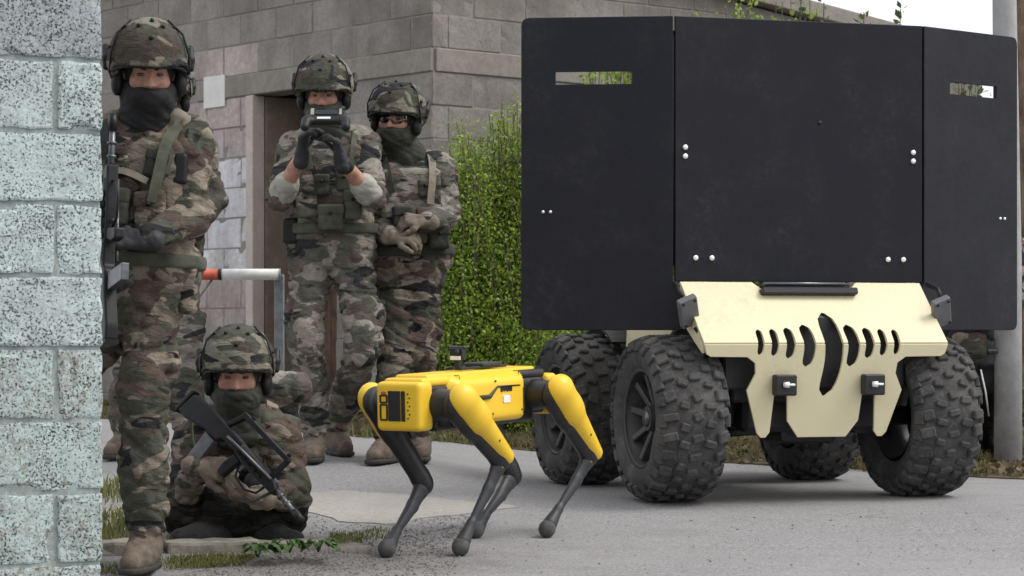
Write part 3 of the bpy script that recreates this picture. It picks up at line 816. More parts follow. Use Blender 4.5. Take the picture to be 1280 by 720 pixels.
# grass: short blades where the ground is planted
def grass(name, label, samplers, mat, hgt, wid, seed):
    rng = np.random.RandomState(seed); VV, FF, RR = [], [], []; k0 = 0
    for pts in samplers:
        n = len(pts); z = ground_z(pts[:, 0], pts[:, 1]) + .004
        clump = perlin(np.stack([pts[:, 0] * 3.1, pts[:, 1] * 3.1, z * 0 + seed], -1))
        keep = rng.uniform(size=n) < np.clip(.55 + 1.5 * clump, .05, 1); pts, z, clump = pts[keep], z[keep], clump[keep]; n = len(pts)
        h = hgt * rng.uniform(.35, 1.2, n) * (1 + .8 * clump); an = rng.uniform(0, 2 * math.pi, n); ln = rng.uniform(.1, .8, n)
        b = np.stack([pts[:, 0], pts[:, 1], z], 1); ta = rng.uniform(0, 2 * math.pi, n)
        sd = np.stack([np.cos(ta), np.sin(ta), 0 * ta], 1) * wid
        tip = b + np.stack([np.cos(an) * h * ln, np.sin(an) * h * ln, h], 1)
        md = b + np.stack([np.cos(an) * h * ln * .3, np.sin(an) * h * ln * .3, h * .6], 1)
        v = np.stack([b - sd, b + sd, md + sd * .7, tip, md - sd * .7], 1).reshape(-1, 3); k = k0 + np.arange(n) * 5
        VV.append(v); FF.append(np.concatenate([np.stack([k, k + 1, k + 2], 1), np.stack([k, k + 2, k + 4], 1), np.stack([k + 4, k + 2, k + 3], 1)]))
        r = np.clip(rng.normal(.5, .22, n), 0, 1); RR.append(np.tile(r, 3)); k0 += n * 5
    o = mesh_np(name, np.concatenate(VV), np.concatenate(FF), np.concatenate(RR), M[mat]); return tag(o, label, 'grass', None, 'stuff')
rg = np.random.RandomState(21)
def quad_pts(c, n):
    """random points of the ground inside a four-cornered outline"""
    c = [np.asarray(q)[:2] for q in c]; u = rg.uniform(size=(n, 1)); v = rg.uniform(size=(n, 1))
    return (c[0] * (1 - u) + c[1] * u) * (1 - v) + (c[3] * (1 - u) + c[2] * u) * v
grass('grass', 'sparse grass and moss along the far verge of the road', [
    quad_pts([PG(120, 524), PG(460, 548), P(470, 520, 15), P(120, 510, 17)], 6000),
    quad_pts([PG(455, 549), PG(680, 565), P(680, 520, 14.5), P(455, 520, 15)], 9000),
    quad_pts([PG(680, 566), PG(1000, 584), P(1000, 525, 14), P(680, 520, 14.5)], 9000),
    quad_pts([PG(1000, 585), PG(1300, 599), P(1330, 545, 13), P(1000, 525, 14)], 8000)], 'grass', .05, .0035, 2)
grass('grass', 'yellow green grass tuft between the block wall and the kerb', [
    quad_pts([P(100, 683, 8.05), P(230, 676, 8.2), PG(190, 602), PG(90, 602)], 3200)], 'grass', .042, .003, 3)
grass('grass', 'low mossy grass growing in front of the kerb', [
    quad_pts([PG(190, 715), PG(300, 708), PG(330, 694), PG(195, 700)], 2600), quad_pts([PG(60, 722), PG(215, 719), PG(200, 706), PG(80, 712)], 900),
    quad_pts([PG(415, 684), PG(500, 668), PG(475, 660), PG(410, 672)], 900)], 'grass', .019, .0022, 4)
# dead leaves and crumbs on the verge
def scatter_flat(name, label, pts, size, mat, seed):
    rng = np.random.RandomState(seed); z = ground_z(pts[:, 0], pts[:, 1]) + .012 + rng.uniform(0, .02, len(pts))
    d = rng.normal(size=(len(pts), 3)) * V(1, 1, .35)
    v, f, rs = cards(np.stack([pts[:, 0], pts[:, 1], z], 1), d, size * rng.uniform(.5, 1.3, len(pts)), .35, rng.uniform(0, 1, len(pts)), rng, .5)
    return tag(mesh_np(name, v, f, rs, M[mat]), label, 'leaf litter', None, 'stuff')
scatter_flat('leaf_litter', 'brown dead leaves lying on the verge', np.concatenate([
    quad_pts([PG(120, 522), PG(470, 546), P(480, 515, 15), P(120, 508, 17)], 1500), quad_pts([PG(440, 546), PG(700, 566), P(700, 520, 14.6), P(440, 518, 15.4)], 3500),
    quad_pts([PG(700, 566), PG(1300, 600), P(1330, 545, 13), P(700, 520, 14.5)], 4500)]), .05, 'litter', 6)
# loose grit
def grit(name, label, pts, smin, smax, mat, seed):
    rng = np.random.RandomState(seed); n = len(pts); z = ground_z(pts[:, 0], pts[:, 1]) + .006 * perlin(np.stack([pts[:, 0] * 1.3, pts[:, 1] * 1.3, 0 * pts[:, 0]], -1))
    octa = np.array([(1, 0, 0), (0, 1, 0), (-1, 0, 0), (0, -1, 0), (0, 0, .8), (0, 0, -.5)], float)
    ft = np.array([(0, 1, 4), (1, 2, 4), (2, 3, 4), (3, 0, 4)])
    s = smin + (smax - smin) * rng.uniform(size=n) ** 3
    a = rng.uniform(0, 6.28, n); ca, sa = np.cos(a), np.sin(a)
    j = octa[None] * rng.uniform(.6, 1.3, (n, 6, 3)) * s[:, None, None]
    x = j[..., 0] * ca[:, None] - j[..., 1] * sa[:, None]; y = j[..., 0] * sa[:, None] + j[..., 1] * ca[:, None]
    v = np.stack([x + pts[:, 0][:, None], y + pts[:, 1][:, None], j[..., 2] + z[:, None] + .001], -1).reshape(-1, 3)
    f = (np.arange(n)[:, None, None] * 6 + ft[None]).reshape(-1, 3)
    return tag(mesh_np(name, v, f, np.repeat(rng.uniform(0, 1, n), 4), M[mat]), label, 'gravel', None, 'stuff')
M['grit'] = leaf_mat('grit_stone', (.09, .08, .075), (.19, .177, .168), (.34, .325, .31))
grit('gravel', 'loose dark grit on the worn asphalt near the kerb', np.concatenate([
    quad_pts([PG(150, 728), PG(560, 724), PG(600, 650), PG(330, 690)], 5000), quad_pts([PG(385, 672), PG(620, 655), PG(560, 640), PG(385, 642)], 1200),
    quad_pts([PG(-40, 735), PG(1320, 735), PG(1320, 640), PG(500, 650)], 500)]), .002, .0065, 'grit', 8)
# broad-leaved weed at the kerb
def leafy_weed(b, w_, h_, n, label, seed):
    rng = np.random.RandomState(seed); root = tag(empty('weed_plant', b), label, 'weed', 'weeds along the kerb')
    for k in range(n):
        an = rng.uniform(0, 6.28); ln = w_ * rng.uniform(.4, 1.0); up = h_ * rng.uniform(.4, 1.1)
        d = V(math.cos(an), math.sin(an) * .6, 0); sd = np.cross(d, V(0, 0, 1)); L = rng.uniform(.025, .05)
        p = d * ln + V(0, 0, up); pts, fs = [], []
        N = 6
        for i in range(N + 1):
            t = i / N; wd = L * .5 * math.sin(math.pi * min(1, t * .9 + .08)) ** .8 * (1 + .25 * math.sin(t * 19 + k)); cz = -.5 * L * t * t
            c = p + d * L * t + V(0, 0, cz)
            pts += [c - sd * wd + V(0, 0, .25 * wd), c, c + sd * wd + V(0, 0, .25 * wd)]
        for i in range(N):
            for j in (0, 1): fs.append((3 * i + j, 3 * i + j + 1, 3 * i + j + 4, 3 * i + j + 3))
        me = mesh_from('leaf', pts, fs, True)
        at = me.attributes.new('rnd', 'FLOAT', 'FACE'); at.data.foreach_set('value', np.full(len(fs), rng.uniform(.1, 1), np.float32))
        lf = link_mesh('leaf', me, M['weed'], root)
    bm = bmesh.new()
    for k in range(6):
        an = rng.uniform(0, 6.28); add_tube(bm, [(0, 0, -.01), (math.cos(an) * w_ * .3, math.sin(an) * w_ * .2, h_ * .5), (math.cos(an) * w_ * .7, math.sin(an) * w_ * .4, h_)], [.003, .0025, .001], 5)
    bm_obj('stem', bm, M['weed'], root)
for (px, py, w_, h_, n, lab) in [(322, 688, .046, .036, 30, 'broad-leaved green weed at the kerb, largest and leftmost of three'), (362, 682, .042, .032, 24, 'broad-leaved green weed below the rifle muzzle, middle of three'), (398, 681, .045, .03, 18, 'small spreading green weed at the kerb, rightmost of three')]:
    b = P(px, py + 5, 8.0 + (px - 322) * .0009); leafy_weed(b, w_, h_, n, lab, px)

# ------------------------------------------------------------------ armoured ground vehicle with shield
def worn(name, c, dirt, rough, amt=.35, spec=.4):
    t = NT(name, rough, 0, spec); n = t.noise(3.5, 6, .7); f = t.noise(38, 5, .7)
    b = t.ramp(n, [(.3, tuple(x * .93 for x in c)), (.7, tuple(min(1, x * 1.04) for x in c))])
    m = t.math('MULTIPLY', t.ramp(n, [(.48, (0, 0, 0)), (.75, (1, 1, 1))]), t.ramp(f, [(.42, (0, 0, 0)), (.68, (amt, amt, amt))]))
    t.col(t.mix(m, b, dirt)); t.t.links.new(t.ramp(f, [(.3, (rough * .8,) * 3), (.7, (min(1, rough * 1.3),) * 3)]), t.b.inputs['Roughness']); return t.m
M['cream'] = worn('cream_paint', (.66, .595, .395), (.36, .31, .225), .42, .55)
M['shield'] = worn('black_shield_board', (.0095, .010, .0155), (.042, .042, .044), .5, .8, .22)
def rubber():
    t = NT('tyre_rubber', .92, spec=.25); n = t.noise(9, 6, .65); f = t.noise(70, 4, .7)
    c = t.ramp(n, [(.35, (.040, .039, .039)), (.55, (.066, .064, .063)), (.75, (.115, .110, .105))])
    c = t.mix(t.ramp(f, [(.5, (0, 0, 0)), (.75, (.5, .5, .5))]), c, (.15, .143, .135)); t.col(c); t.bump(f, .4, .004); return t.m
M['rubber'] = rubber()
M['rim'] = plain('dark_grey_rim', (.055, .053, .053), .5, .3, var=.3, scale=12)
M['chassis'] = plain('black_chassis', (.010, .010, .010), .55, var=.4, scale=20)
M['sensor'] = plain('grey_sensor_housing', (.115, .115, .125), .5, var=.15, scale=12)
M['screw'] = plain('bright_screw', (.85, .85, .85), .3, .2, var=.05)
veh = empty('ground_vehicle', (1.175, 9.87, .111), math.radians(17))
tag(veh, 'cream four-wheeled unmanned vehicle carrying a large black folding shield', 'robot vehicle')
TR = .335
def lathe(name, prof_, n, mat, parent, smooth=True):
    """profile (axial x, radius) turned about the x axis"""
    v, f = [], []
    m = len(prof_)
    for k in range(n):
        c, s_ = math.cos(2 * math.pi * k / n), math.sin(2 * math.pi * k / n)
        for (x, r) in prof_: v.append((x, r * c, r * s_))
    for k in range(n):
        for j in range(m - 1):
            a, b = k * m + j, ((k + 1) % n) * m + j; f.append((a, a + 1, b + 1, b))
    me = mesh_from(name, v, f, smooth); return link_mesh(name, me, mat, parent)
def make_wheel(x, y, side):
    """side = -1 or +1: which way the outer face looks along local x"""
    w_ = .142
    prof_ = [(-w_ * .80, .19), (-w_ * .97, .215), (-w_ * 1.03, .25), (-w_ * .98, .285), (-w_ * .82, .311), (-w_ * .5, .322), (0, .325), (w_ * .5, .322), (w_ * .82, .311), (w_ * .98, .285), (w_ * 1.03, .25), (w_ * .97, .215), (w_ * .80, .19)]
    wh = lathe('wheel', prof_, 48, M['rubber'], veh); wh.location = (x, y, TR)
    # tread: rows of chunky lugs, staggered
    bm = bmesh.new(); N = 25
    for k in range(N):
        for j, (ax, hl, tw, skew) in enumerate([(-.110, .029, .021, .18), (-.055, .023, .016, -.22), (0, .024, .017, .2), (.055, .023, .016, -.22), (.110, .029, .021, .18)]):
            an = 2 * math.pi * (k + (.5 if j % 2 else 0) + rnd.uniform(-.13, .13)) / N
            tilt = 0.0 if abs(ax) < .1 else (.5 if ax < 0 else -.5)
            r = .328 if abs(ax) < .1 else .317
            R = Matrix.Rotation(an, 3, 'X') @ Matrix.Rotation(-tilt * .8, 3, 'Y') @ Matrix.Rotation(skew, 3, 'Z')
            c = Matrix.Rotation(an, 3, 'X') @ Vector((ax, 0, r))
            add_box(bm, c, (hl * rnd.uniform(.8, 1.1), tw * rnd.uniform(.75, 1.15), .0105), R @ Matrix.Rotation(rnd.uniform(-.15, .15), 3, 'Z'), .005)
        for sx in (-1, 1):                                  # shoulder lugs running down the sidewall
            an = 2 * math.pi * (k + .25) / N
            R = Matrix.Rotation(an, 3, 'X') @ Matrix.Rotation(sx * 1.12, 3, 'Y')
            c = Matrix.Rotation(an, 3, 'X') @ Vector((sx * .139, 0, .291))
            add_box(bm, c, (.022, .018 if k % 2 else .026, .009), R, .003)
    tr = bm_obj('tread', bm, M['rubber'], wh); tr['kind'] = 'stuff'
    s_ = side
    rim = lathe('rim', [(s_ * .12, .19), (s_ * .128, .203), (s_ * .118, .2), (s_ * .06, .175), (-s_ * .06, .165), (-s_ * .12, .18)], 40, M['rim'], wh)
    bm = bmesh.new()
    for k in range(9):
        an = 2 * math.pi * k / 9; R = Matrix.Rotation(an, 3, 'X')
        add_box(bm, R @ Vector((s_ * .072, 0, .115)), (.014, .014, .068), R @ Matrix.Rotation(s_ * .28, 3, 'Y'), .004)
    add_tube(bm, [(s_ * .02, 0, 0), (s_ * .095, 0, 0)], [.062, .05], 20)
    bm_obj('spoke', bm, M['rim'], wh)
    lathe('brake_disc', [(s_ * .03, 0.001), (s_ * .03, .15), (s_ * .02, .15), (s_ * .02, .001)], 30, M['chassis'], wh)
    tube('hub_cap', [(s_ * .09, 0, 0), (s_ * .105, 0, 0)], [.035, .03], M['gun_metal'], wh, 16)
WB = 1.10
for (x, y) in ((-.565, 0), (.545, 0), (-.565, WB), (.545, WB)): make_wheel(x, y, -1 if x < 0 else 1)
# running gear
box('chassis', (0, .62, .40), (.30, .77, .12), M['chassis'], veh, bevel=.02)
for y in (0, WB):
    tube('axle', [(-.5, y, TR), (.5, y, TR)], .04, M['chassis'], veh, 14)
    box('gearbox', (0, y, .33), (.13, .12, .10), M['chassis'], veh, bevel=.03, seg=2)
    for sx in (-1, 1):
        tube('shock_absorber', [(sx * .34, y - .06, TR - .02), (sx * .28, y - .02, .70)], .03, M['chassis'], veh, 10)
        bm = bmesh.new()
        for k in range(9):
            t = k / 8; c = V(sx * (.34 - .05 * t), y - .055 + .03 * t, TR + .06 + .26 * t)
            add_tube(bm, [c + .043 * V(math.cos(a), math.sin(a), 0) for a in np.linspace(0, 2 * math.pi, 13)], .006, 5, False)
        sp_ = bm_obj('spring', bm, M['chassis'], veh); sp_['kind'] = 'stuff'
        for dz in (-.07, .05):
            tube('wishbone', [(sx * .2, y - .12, TR + dz + .02), (sx * .41, y, TR + dz), (sx * .2, y + .12, TR + dz + .02)], .016, M['chassis'], veh, 8)
box('front_beam', (0, -.14, .5), (.36, .03, .1), M['chassis'], veh, bevel=.01)
box('radiator', (0, -.12, .64), (.42, .02, .13), M['chassis'], veh, bevel=.01)
# body tub with fender arches
tub = prism('tub', round_poly([(-.02, .50), (.36, .47), (.74, .47), (1.45, .50), (1.45, .84), (-.02, .87)], .02), .78, M['cream'], veh,
            Matrix.Translation((0, 0, 0)) @ frame(V(0, 1, 0), V(-1, 0, 0), V(0, 0, 1), V(0, 0, 0)), .006)
for y in (0, WB):
    for sx in (-1, 1):
        bm = bmesh.new()
        for k in range(12):
            a0_, a1_ = math.pi * (.30 + .42 * k / 12), math.pi * (.30 + .42 * (k + 1) / 12)
            q = [V(0, -math.cos(a) * .375, math.sin(a) * .375 + TR) for a in (a0_, a1_)]
            vs_ = [bm.verts.new((sx * .40, q[0][1] + y, q[0][2])), bm.verts.new((sx * .40, q[1][1] + y, q[1][2])), bm.verts.new((sx * .50, q[1][1] + y, q[1][2])), bm.verts.new((sx * .50, q[0][1] + y, q[0][2]))]
            bm.faces.new(vs_)
        bmesh.ops.remove_doubles(bm, verts=bm.verts[:], dist=1e-4)
        bmesh.ops.solidify(bm, geom=bm.faces[:], thickness=.012)
        bm_obj('wheel_arch', bm, M['chassis'], veh)
# flank panel between the tyres
for sx in (-1, 1):
    prism('flank_panel', round_poly([(.30, .60), (.50, .42), (.66, .42), (.84, .60), (.80, .86), (.20, .86)], .03), .02, M['cream'], veh,
          frame(V(0, 1, 0), V(-1, 0, 0), V(0, 0, 1), V(sx * .44, 0, 0)), .003)
    tube('grab_rail', [(sx * .40, .95, .84), (sx * .42, 1.0, .90), (sx * .42, 1.35, .90), (sx * .40, 1.4, .84)], .012, M['chassis'], veh)
# hood: a sloping sheet, a lip and an apron plate, with fang-shaped air slots cut through
YT, ZT, YC, ZC, ZB, YB = -.035, .882, -.295, .637, .262, -.23
def sheet(name, pts, o, ex, ez, t):
    ny = np.cross(ez, ex)
    return prism(name, pts, t, M['cream'], veh, frame(ex, ny, ez, o), .002)
ex = V(1, 0, 0); ez1 = nrm(V(0, YT - YC, ZT - ZC)); Ls = math.hypot(YT - YC, ZT - ZC)
hood = sheet('hood', [(-.53, 0), (.53, 0), (.532, Ls), (.24, Ls), (.185, Ls - .062), (-.175, Ls - .062), (-.22, Ls), (-.532, Ls)], V(0, YC, ZC), ex, ez1, .012)
ez2 = nrm(V(0, YC - YB, ZC - ZB)); o2 = V(0, YC, ZC); Lp = math.hypot(YC - YB, ZC - ZB)
def zz(z): return -(ZC - z) / (ZC - ZB) * Lp
def out_half(s_):
    return [(s_ * .53, .0), (s_ * .518, zz(.598)), (s_ * .50, zz(.588)), (s_ * .345, zz(.586)), (s_ * .31, zz(.562)), (s_ * .305, zz(.52)), (s_ * .338, zz(.452)), (s_ * .283, zz(.282)), (s_ * .265, zz(.264)), (s_ * .245, zz(.264)), (s_ * .228, zz(.285)), (s_ * .218, zz(.45)), (s_ * .165, zz(.45)), (s_ * .155, zz(.33)), (s_ * .105, zz(.264))]
apron_o = out_half(-1) + out_half(1)[::-1]
aprn = sheet('front_plate', apron_o, o2 + V(0, -.001, -.002), ex, ez2, .012)
def fang(cx, zlo, zhi, wd, lean, bend):
    L_, R_ = [], []
    for k in range(15):
        t = k / 14; z_ = zlo + (zhi - zlo) * t
        c = cx + lean * (.5 - t) + bend * math.sin(math.pi * t) + .30 * max(0, z_ - .637)
        wv = wd / 2 * max(0.02, 1 - (2 * t - 1) ** 6) ** .5 * (.85 + .15 * t)
        L_.append((c - wv, z_)); R_.append((c + wv, z_))
    return L_ + R_[::-1]
def fangs():
    bm = bmesh.new()
    for (cx, zl, zh, wd, ln, bd) in [(-.005, .428, .76, .086, -.0, .034), (-.096, .545, .712, .056, .010, .018), (.096, .545, .712, .056, .010, .018), (-.172, .578, .70, .042, .006, .012), (.172, .578, .70, .042, .006, .012),
                                      (-.236, .588, .695, .034, .005, .008), (.236, .588, .695, .034, .005, .008), (-.296, .592, .693, .030, .004, .007), (.296, .592, .693, .030, .004, .007)]:
        add_prism(bm, fang(cx, zl, zh, wd, ln, bd), .5, Matrix.Translation((0, -.25, 0)))
    return bm
def boolean_local(o, bm): return boolean(o, bm)
boolean_local(hood, fangs()); boolean_local(aprn, fangs())
box('slot_backing', (0, -.12, .60), (.40, .06, .15), M['chassis'], veh, bevel=.01)  # black box added behind the slots so that they look dark inside
for sx in (-1, 1):                                   # cheek plates closing the hood's sides
    prism('hood_cheek', [(YT, ZT - .012), (YC + .012, ZC - .008), (YC + .02, .60), (-.2, .64), (-.1, .70), (YT, .71)], .01, M['cream'], veh,
          frame(V(0, 1, 0), V(-1, 0, 0), V(0, 0, 1), V(sx * .525, 0, 0)))
    # tow eyes
    box('tow_bracket', (sx * .192, YC - .012, .472), (.046, .022, .042), M['chassis'], veh, bevel=.006)
    tb = tube('tow_pin', [(sx * .192 - .012, YC - .036, .474), (sx * .192 + .004, YC - .05, .474)], .012, M['screw'], veh, 10)
    tube('tow_pin', [(sx * .192 + .0, YC - .045, .474), (sx * .192 + .03, YC - .045, .474)], .005, M['screw'], veh, 8)
    # sensor boxes on the hood's shoulders
    R = Matrix.Rotation(math.radians(-22 if sx < 0 else -22), 3, 'Y') @ Matrix.Rotation(.55 * 1, 3, 'X')
    c = V(sx * .555, -.19, .765)
    sb = box('sensor_box', c, (.040, .016, .066), M['sensor'], veh, R, .006, 2)
    for (dx, dz) in ((-.024, .054), (.028, .05), (-.026, -.052), (.028, -.056)):
        q = Vector(c) + R @ Vector((dx, -.017, dz)); q2 = Vector(c) + R @ Vector((dx, -.0195, dz))
        tube('screw', [q, q2], .006, M['clip'], sb, 8)
    tube('cable', [V(sx * .56, -.05, .88), V(sx * .575, -.12, .86), V(sx * .57, -.16, .825)], .009, M['clip'], veh)
    tube('cable', [V(sx * .535, -.21, .70), V(sx * .515, -.23, .665), V(sx * .52, -.25, .63), V(sx * .50, -.24, .60)], .008, M['clip'], veh)
# black hinge bar in the hood notch
box('hinge_bar', (0.005, -.06, .872), (.195, .022, .012), M['chassis'], veh, bevel=.006)
tube('hinge_rod', [(-.19, -.085, .879), (.17, -.085, .879)], .008, M['gun_metal'], veh)
box('notch_floor', (0.005, -.075, .838), (.21, .05, .014), M['chassis'], veh, Matrix.Rotation(-.3, 3, 'X'), .004)
# shield: centre board, two folding wings
YS = -.022
shield = empty('shield', (0, 0, 0)); shield.parent = veh
ctr = prism('centre_board', [(-.549, .888), (.549, .888), (.549, 1.958), (-.549, 1.958)], .018, M['shield'], shield, Matrix.Translation((0, YS, 0)), .003)
SW = math.radians(23)
for sx in (-1, 1):
    d = V(sx * math.cos(SW), math.sin(SW), 0); yv = V(-d[1], d[0], 0)
    Mw = frame(d, yv, V(0, 0, 1), V(sx * .556, YS, 0))
    wing = prism('wing_board', round_poly([(.0, 1.958), (.615, 1.958), (.615, .690), (-.035, .690), (-.035, .82), (0, .885)], [.004, .035, .035, .03, .03, .01]), .018, M['shield'], shield, Mw, .003)
    bmc = bmesh.new(); add_prism(bmc, [(.165, 1.685), (.475, 1.685), (.475, 1.737), (.165, 1.737)], .3, Mw)
    boolean(wing, bmc)
    tube('hinge', [(sx * .552, YS + .012, .95), (sx * .552, YS + .012, 1.90)], .009, M['chassis'], shield)
    for uu in (.50, .53):
        q = V(sx * .556, YS, 1.17) + d * uu - V(0, .009, 0); tube('screw', [q, q - nrm(V(-d[1] * 0, 1, 0)) * .006], .006, M['screw'], wing, 10)
    # props behind the wings
    tube('wing_prop', [V(sx * .556, YS, 1.2) + d * .4 + V(0, .02, 0), V(sx * .35, .45, .87)], .014, M['chassis'], shield)
for sx in (-1, 1):
    for (xx, z_) in ((.507, 1.429), (.507, 1.393), (.392, .983), (.462, .983)):
        tube('screw', [(sx * xx, YS - .0085, z_), (sx * xx, YS - .014, z_)], .0105, M['screw'], ctr, 12)
    tube('stay', [(sx * .3, YS + .012, 1.6), (sx * .3, .6, .86)], .018, M['chassis'], shield)
tube('keyhole', [(.085, YS - .0085, 1.542), (.085, YS - .0105, 1.542)], .009, M['clip'], ctr, 10)

# ------------------------------------------------------------------ four-legged robot
M['yellow'] = worn('yellow_plastic', (.80, .51, .028), (.45, .30, .06), .38, .45, .45)
M['rob_black'] = plain('robot_black', (.012, .012, .014), .42, var=.3, scale=25)
M['rob_grey'] = plain('robot_leg_grey', (.030, .032, .036), .5, .1, var=.2, scale=25)
M['foot'] = plain('foot_rubber', (.06, .06, .062), .8, var=.3, scale=40)
M['label'] = plain('white_label', (.75, .75, .72), .5, var=.05)
feet_w = {'FL': PG(575, 695), 'FR': PG(483, 697), 'RL': PG(683, 672), 'RR': PG(594, 673)}
cx_, cy_ = -.160, 8.57
th = math.radians(35); rz = -(math.pi / 2 + th)
gc = gz(cx_, cy_)
rob = empty('robot_dog', (cx_, cy_, gc), rz)
tag(rob, 'yellow and black four-legged walking robot standing on the road', 'robot')
Rz = Matrix.Rotation(rz, 3, 'Z'); Rzi = Rz.inverted()
def to_loc(p): return np.array(Rzi @ Vector(p - V(cx_, cy_, gc)))
BZ = .525; PT = math.radians(-2.0)                   # body height and slight nose-down pitch
def bp(x, y, z):
    """point in the body's own frame (x forward, y left, z up from the body centre) in the robot's frame"""
    return V(x * math.cos(PT) - z * math.sin(PT), y, BZ + x * math.sin(PT) + z * math.cos(PT))
def bsolid(name, build, h, mat, parent):
    S = Solid(); build(S); o = S.mesh(name, h, M[mat], parent, V(0, 0, 0)); return o
RB = np.array([[math.cos(PT), 0, -math.sin(PT)], [0, 1, 0], [math.sin(PT), 0, math.cos(PT)]])
o = bsolid('body_shell', lambda S: S.box(bp(0, 0, 0), (.215, .112, .082), RB, .03).box(bp(0, 0, .055), (.24, .085, .038), RB, .02, .02), .0075, 'yellow', rob)
shell = o
bsolid('top_plate', lambda S: S.box(bp(.0, 0, .092), (.33, .07, .012), RB, .008), .006, 'yellow', rob)
bsolid('belly', lambda S: S.box(bp(0, 0, -.06), (.30, .085, .035), RB, .02), .0075, 'rob_black', rob)
bsolid('front_hip_block', lambda S: S.box(bp(.30, 0, 0), (.085, .085, .07), RB, .02), .0075, 'rob_black', rob)
bsolid('rear_hip_block', lambda S: S.box(bp(-.30, 0, 0), (.085, .085, .07), RB, .02), .0075, 'rob_black', rob)
fc = bsolid('front_cover', lambda S: S.box(bp(.366, 0, -.002), (.042, .096, .085), RB, .018), .006, 'yellow', rob)
bsolid('rear_cover', lambda S: S.box(bp(-.395, 0, .0), (.035, .105, .075), RB, .018), .006, 'yellow', rob)
for sx, nm in ((1, 'front_saddle'), (-1, 'rear_saddle')):
    bsolid(nm, lambda S: S.box(bp(sx * .29, 0, .078), (.085, .085, .016), RB, .012), .006, 'rob_black' if sx < 0 else 'yellow', rob)
RBm = Matrix([list(r) for r in RB])
# dark windows and printed marks on the front cover
xf = .4085
box('camera_window', bp(xf, -.012, .0), (.003, .026, .052), M['rob_black'], fc, RBm, .001)
box('camera_window', bp(xf, .026, .0), (.003, .008, .052), M['rob_black'], fc, RBm, .001)
for k in range(7): box('perforation', bp(xf, .046 + .007 * (k % 2), .042 - .014 * k), (.003, .004, .0035), M['rob_black'], fc, RBm)
def ring(cy, cz, hy, hz_, t=.003, nm='printed_outline'):
    bm = bmesh.new()
    for (a, b, c, d) in ((cy, cz + hz_, hy, t), (cy, cz - hz_, hy, t), (cy - hy, cz, t, hz_), (cy + hy, cz, t, hz_)):
        add_box(bm, bp(xf, a, b), (.0025, c, d), RBm)
    q = bm_obj(nm, bm, M['rob_black'], fc); return q
ring(-.058, -.022, .014, .026); ring(-.058, .024, .014, .012)
box('red_mark', bp(xf, -.058, .044), (.0025, .011, .005), M['red'], fc, RBm)
# marks on the left flank
for s_ in (1,):
    for k, (x0, wd, hh) in enumerate([(-.055, .006, .011), (-.073, .007, .009), (-.090, .006, .011), (-.104, .004, .011), (-.114, .004, .011)]):
        box('printed_letter', bp(x0, s_ * .1125, .035), (wd, .0015, hh), M['rob_black'], shell, RBm)
    box('white_label', bp(-.085, s_ * .1125, .0), (.022, .0015, .014), M['label'], shell, RBm)
    tube('dark_trim', [bp(.13, .111, .045), bp(.10, .1128, .01), bp(.02, .1132, .012), bp(-.03, .1128, .045), bp(-.17, .1115, .043)], [.006, .011, .009, .004, .003], M['rob_black'], shell, 6)
for x0 in (-.19, .17): tube('panel_seam', [bp(x0, s__ * .1125, z__) for s__, z__ in ((1, -.06), (1, .03))] + [bp(x0, .09, .0935), bp(x0, -.09, .0935)], .0016, M['rob_black'], shell, 5)
for (x0, z0_) in ((-.18, -.045), (.0, -.05), (.15, -.045), (-.02, .065)): tube('screw', [bp(x0, .110, z0_), bp(x0, .1135, z0_)], .004, M['rob_black'], shell, 8)
# payload rail and action camera on the back
box('rail', bp(-.06, .03, .112), (.14, .006, .005), M['rob_black'], rob, RBm, .002)
box('rail', bp(-.06, -.03, .112), (.14, .006, .005), M['rob_black'], rob, RBm, .002)
box('equipment_plate', bp(-.10, 0, .122), (.06, .045, .006), M['rob_grey'], rob, RBm, .003)
camp = bp(.05, 0, .165)
ac = box('action_camera', camp, (.014, .028, .021), M['rob_black'], rob, RBm, .004, 2)
box('camera_mount', bp(.05, 0, .127), (.012, .010, .02), M['rob_black'], rob, RBm, .002)
box('camera_plate', bp(.066, 0, .150), (.003, .022, .007), M['label'], ac, RBm, .001)
tube('lens', [bp(.063, .01, .172), bp(.072, .01, .172)], .009, M['rob_grey'], ac, 14)
box('camera_frame', bp(.045, .0, .189), (.012, .034, .003), M['gun_metal'], ac, RBm, .001)
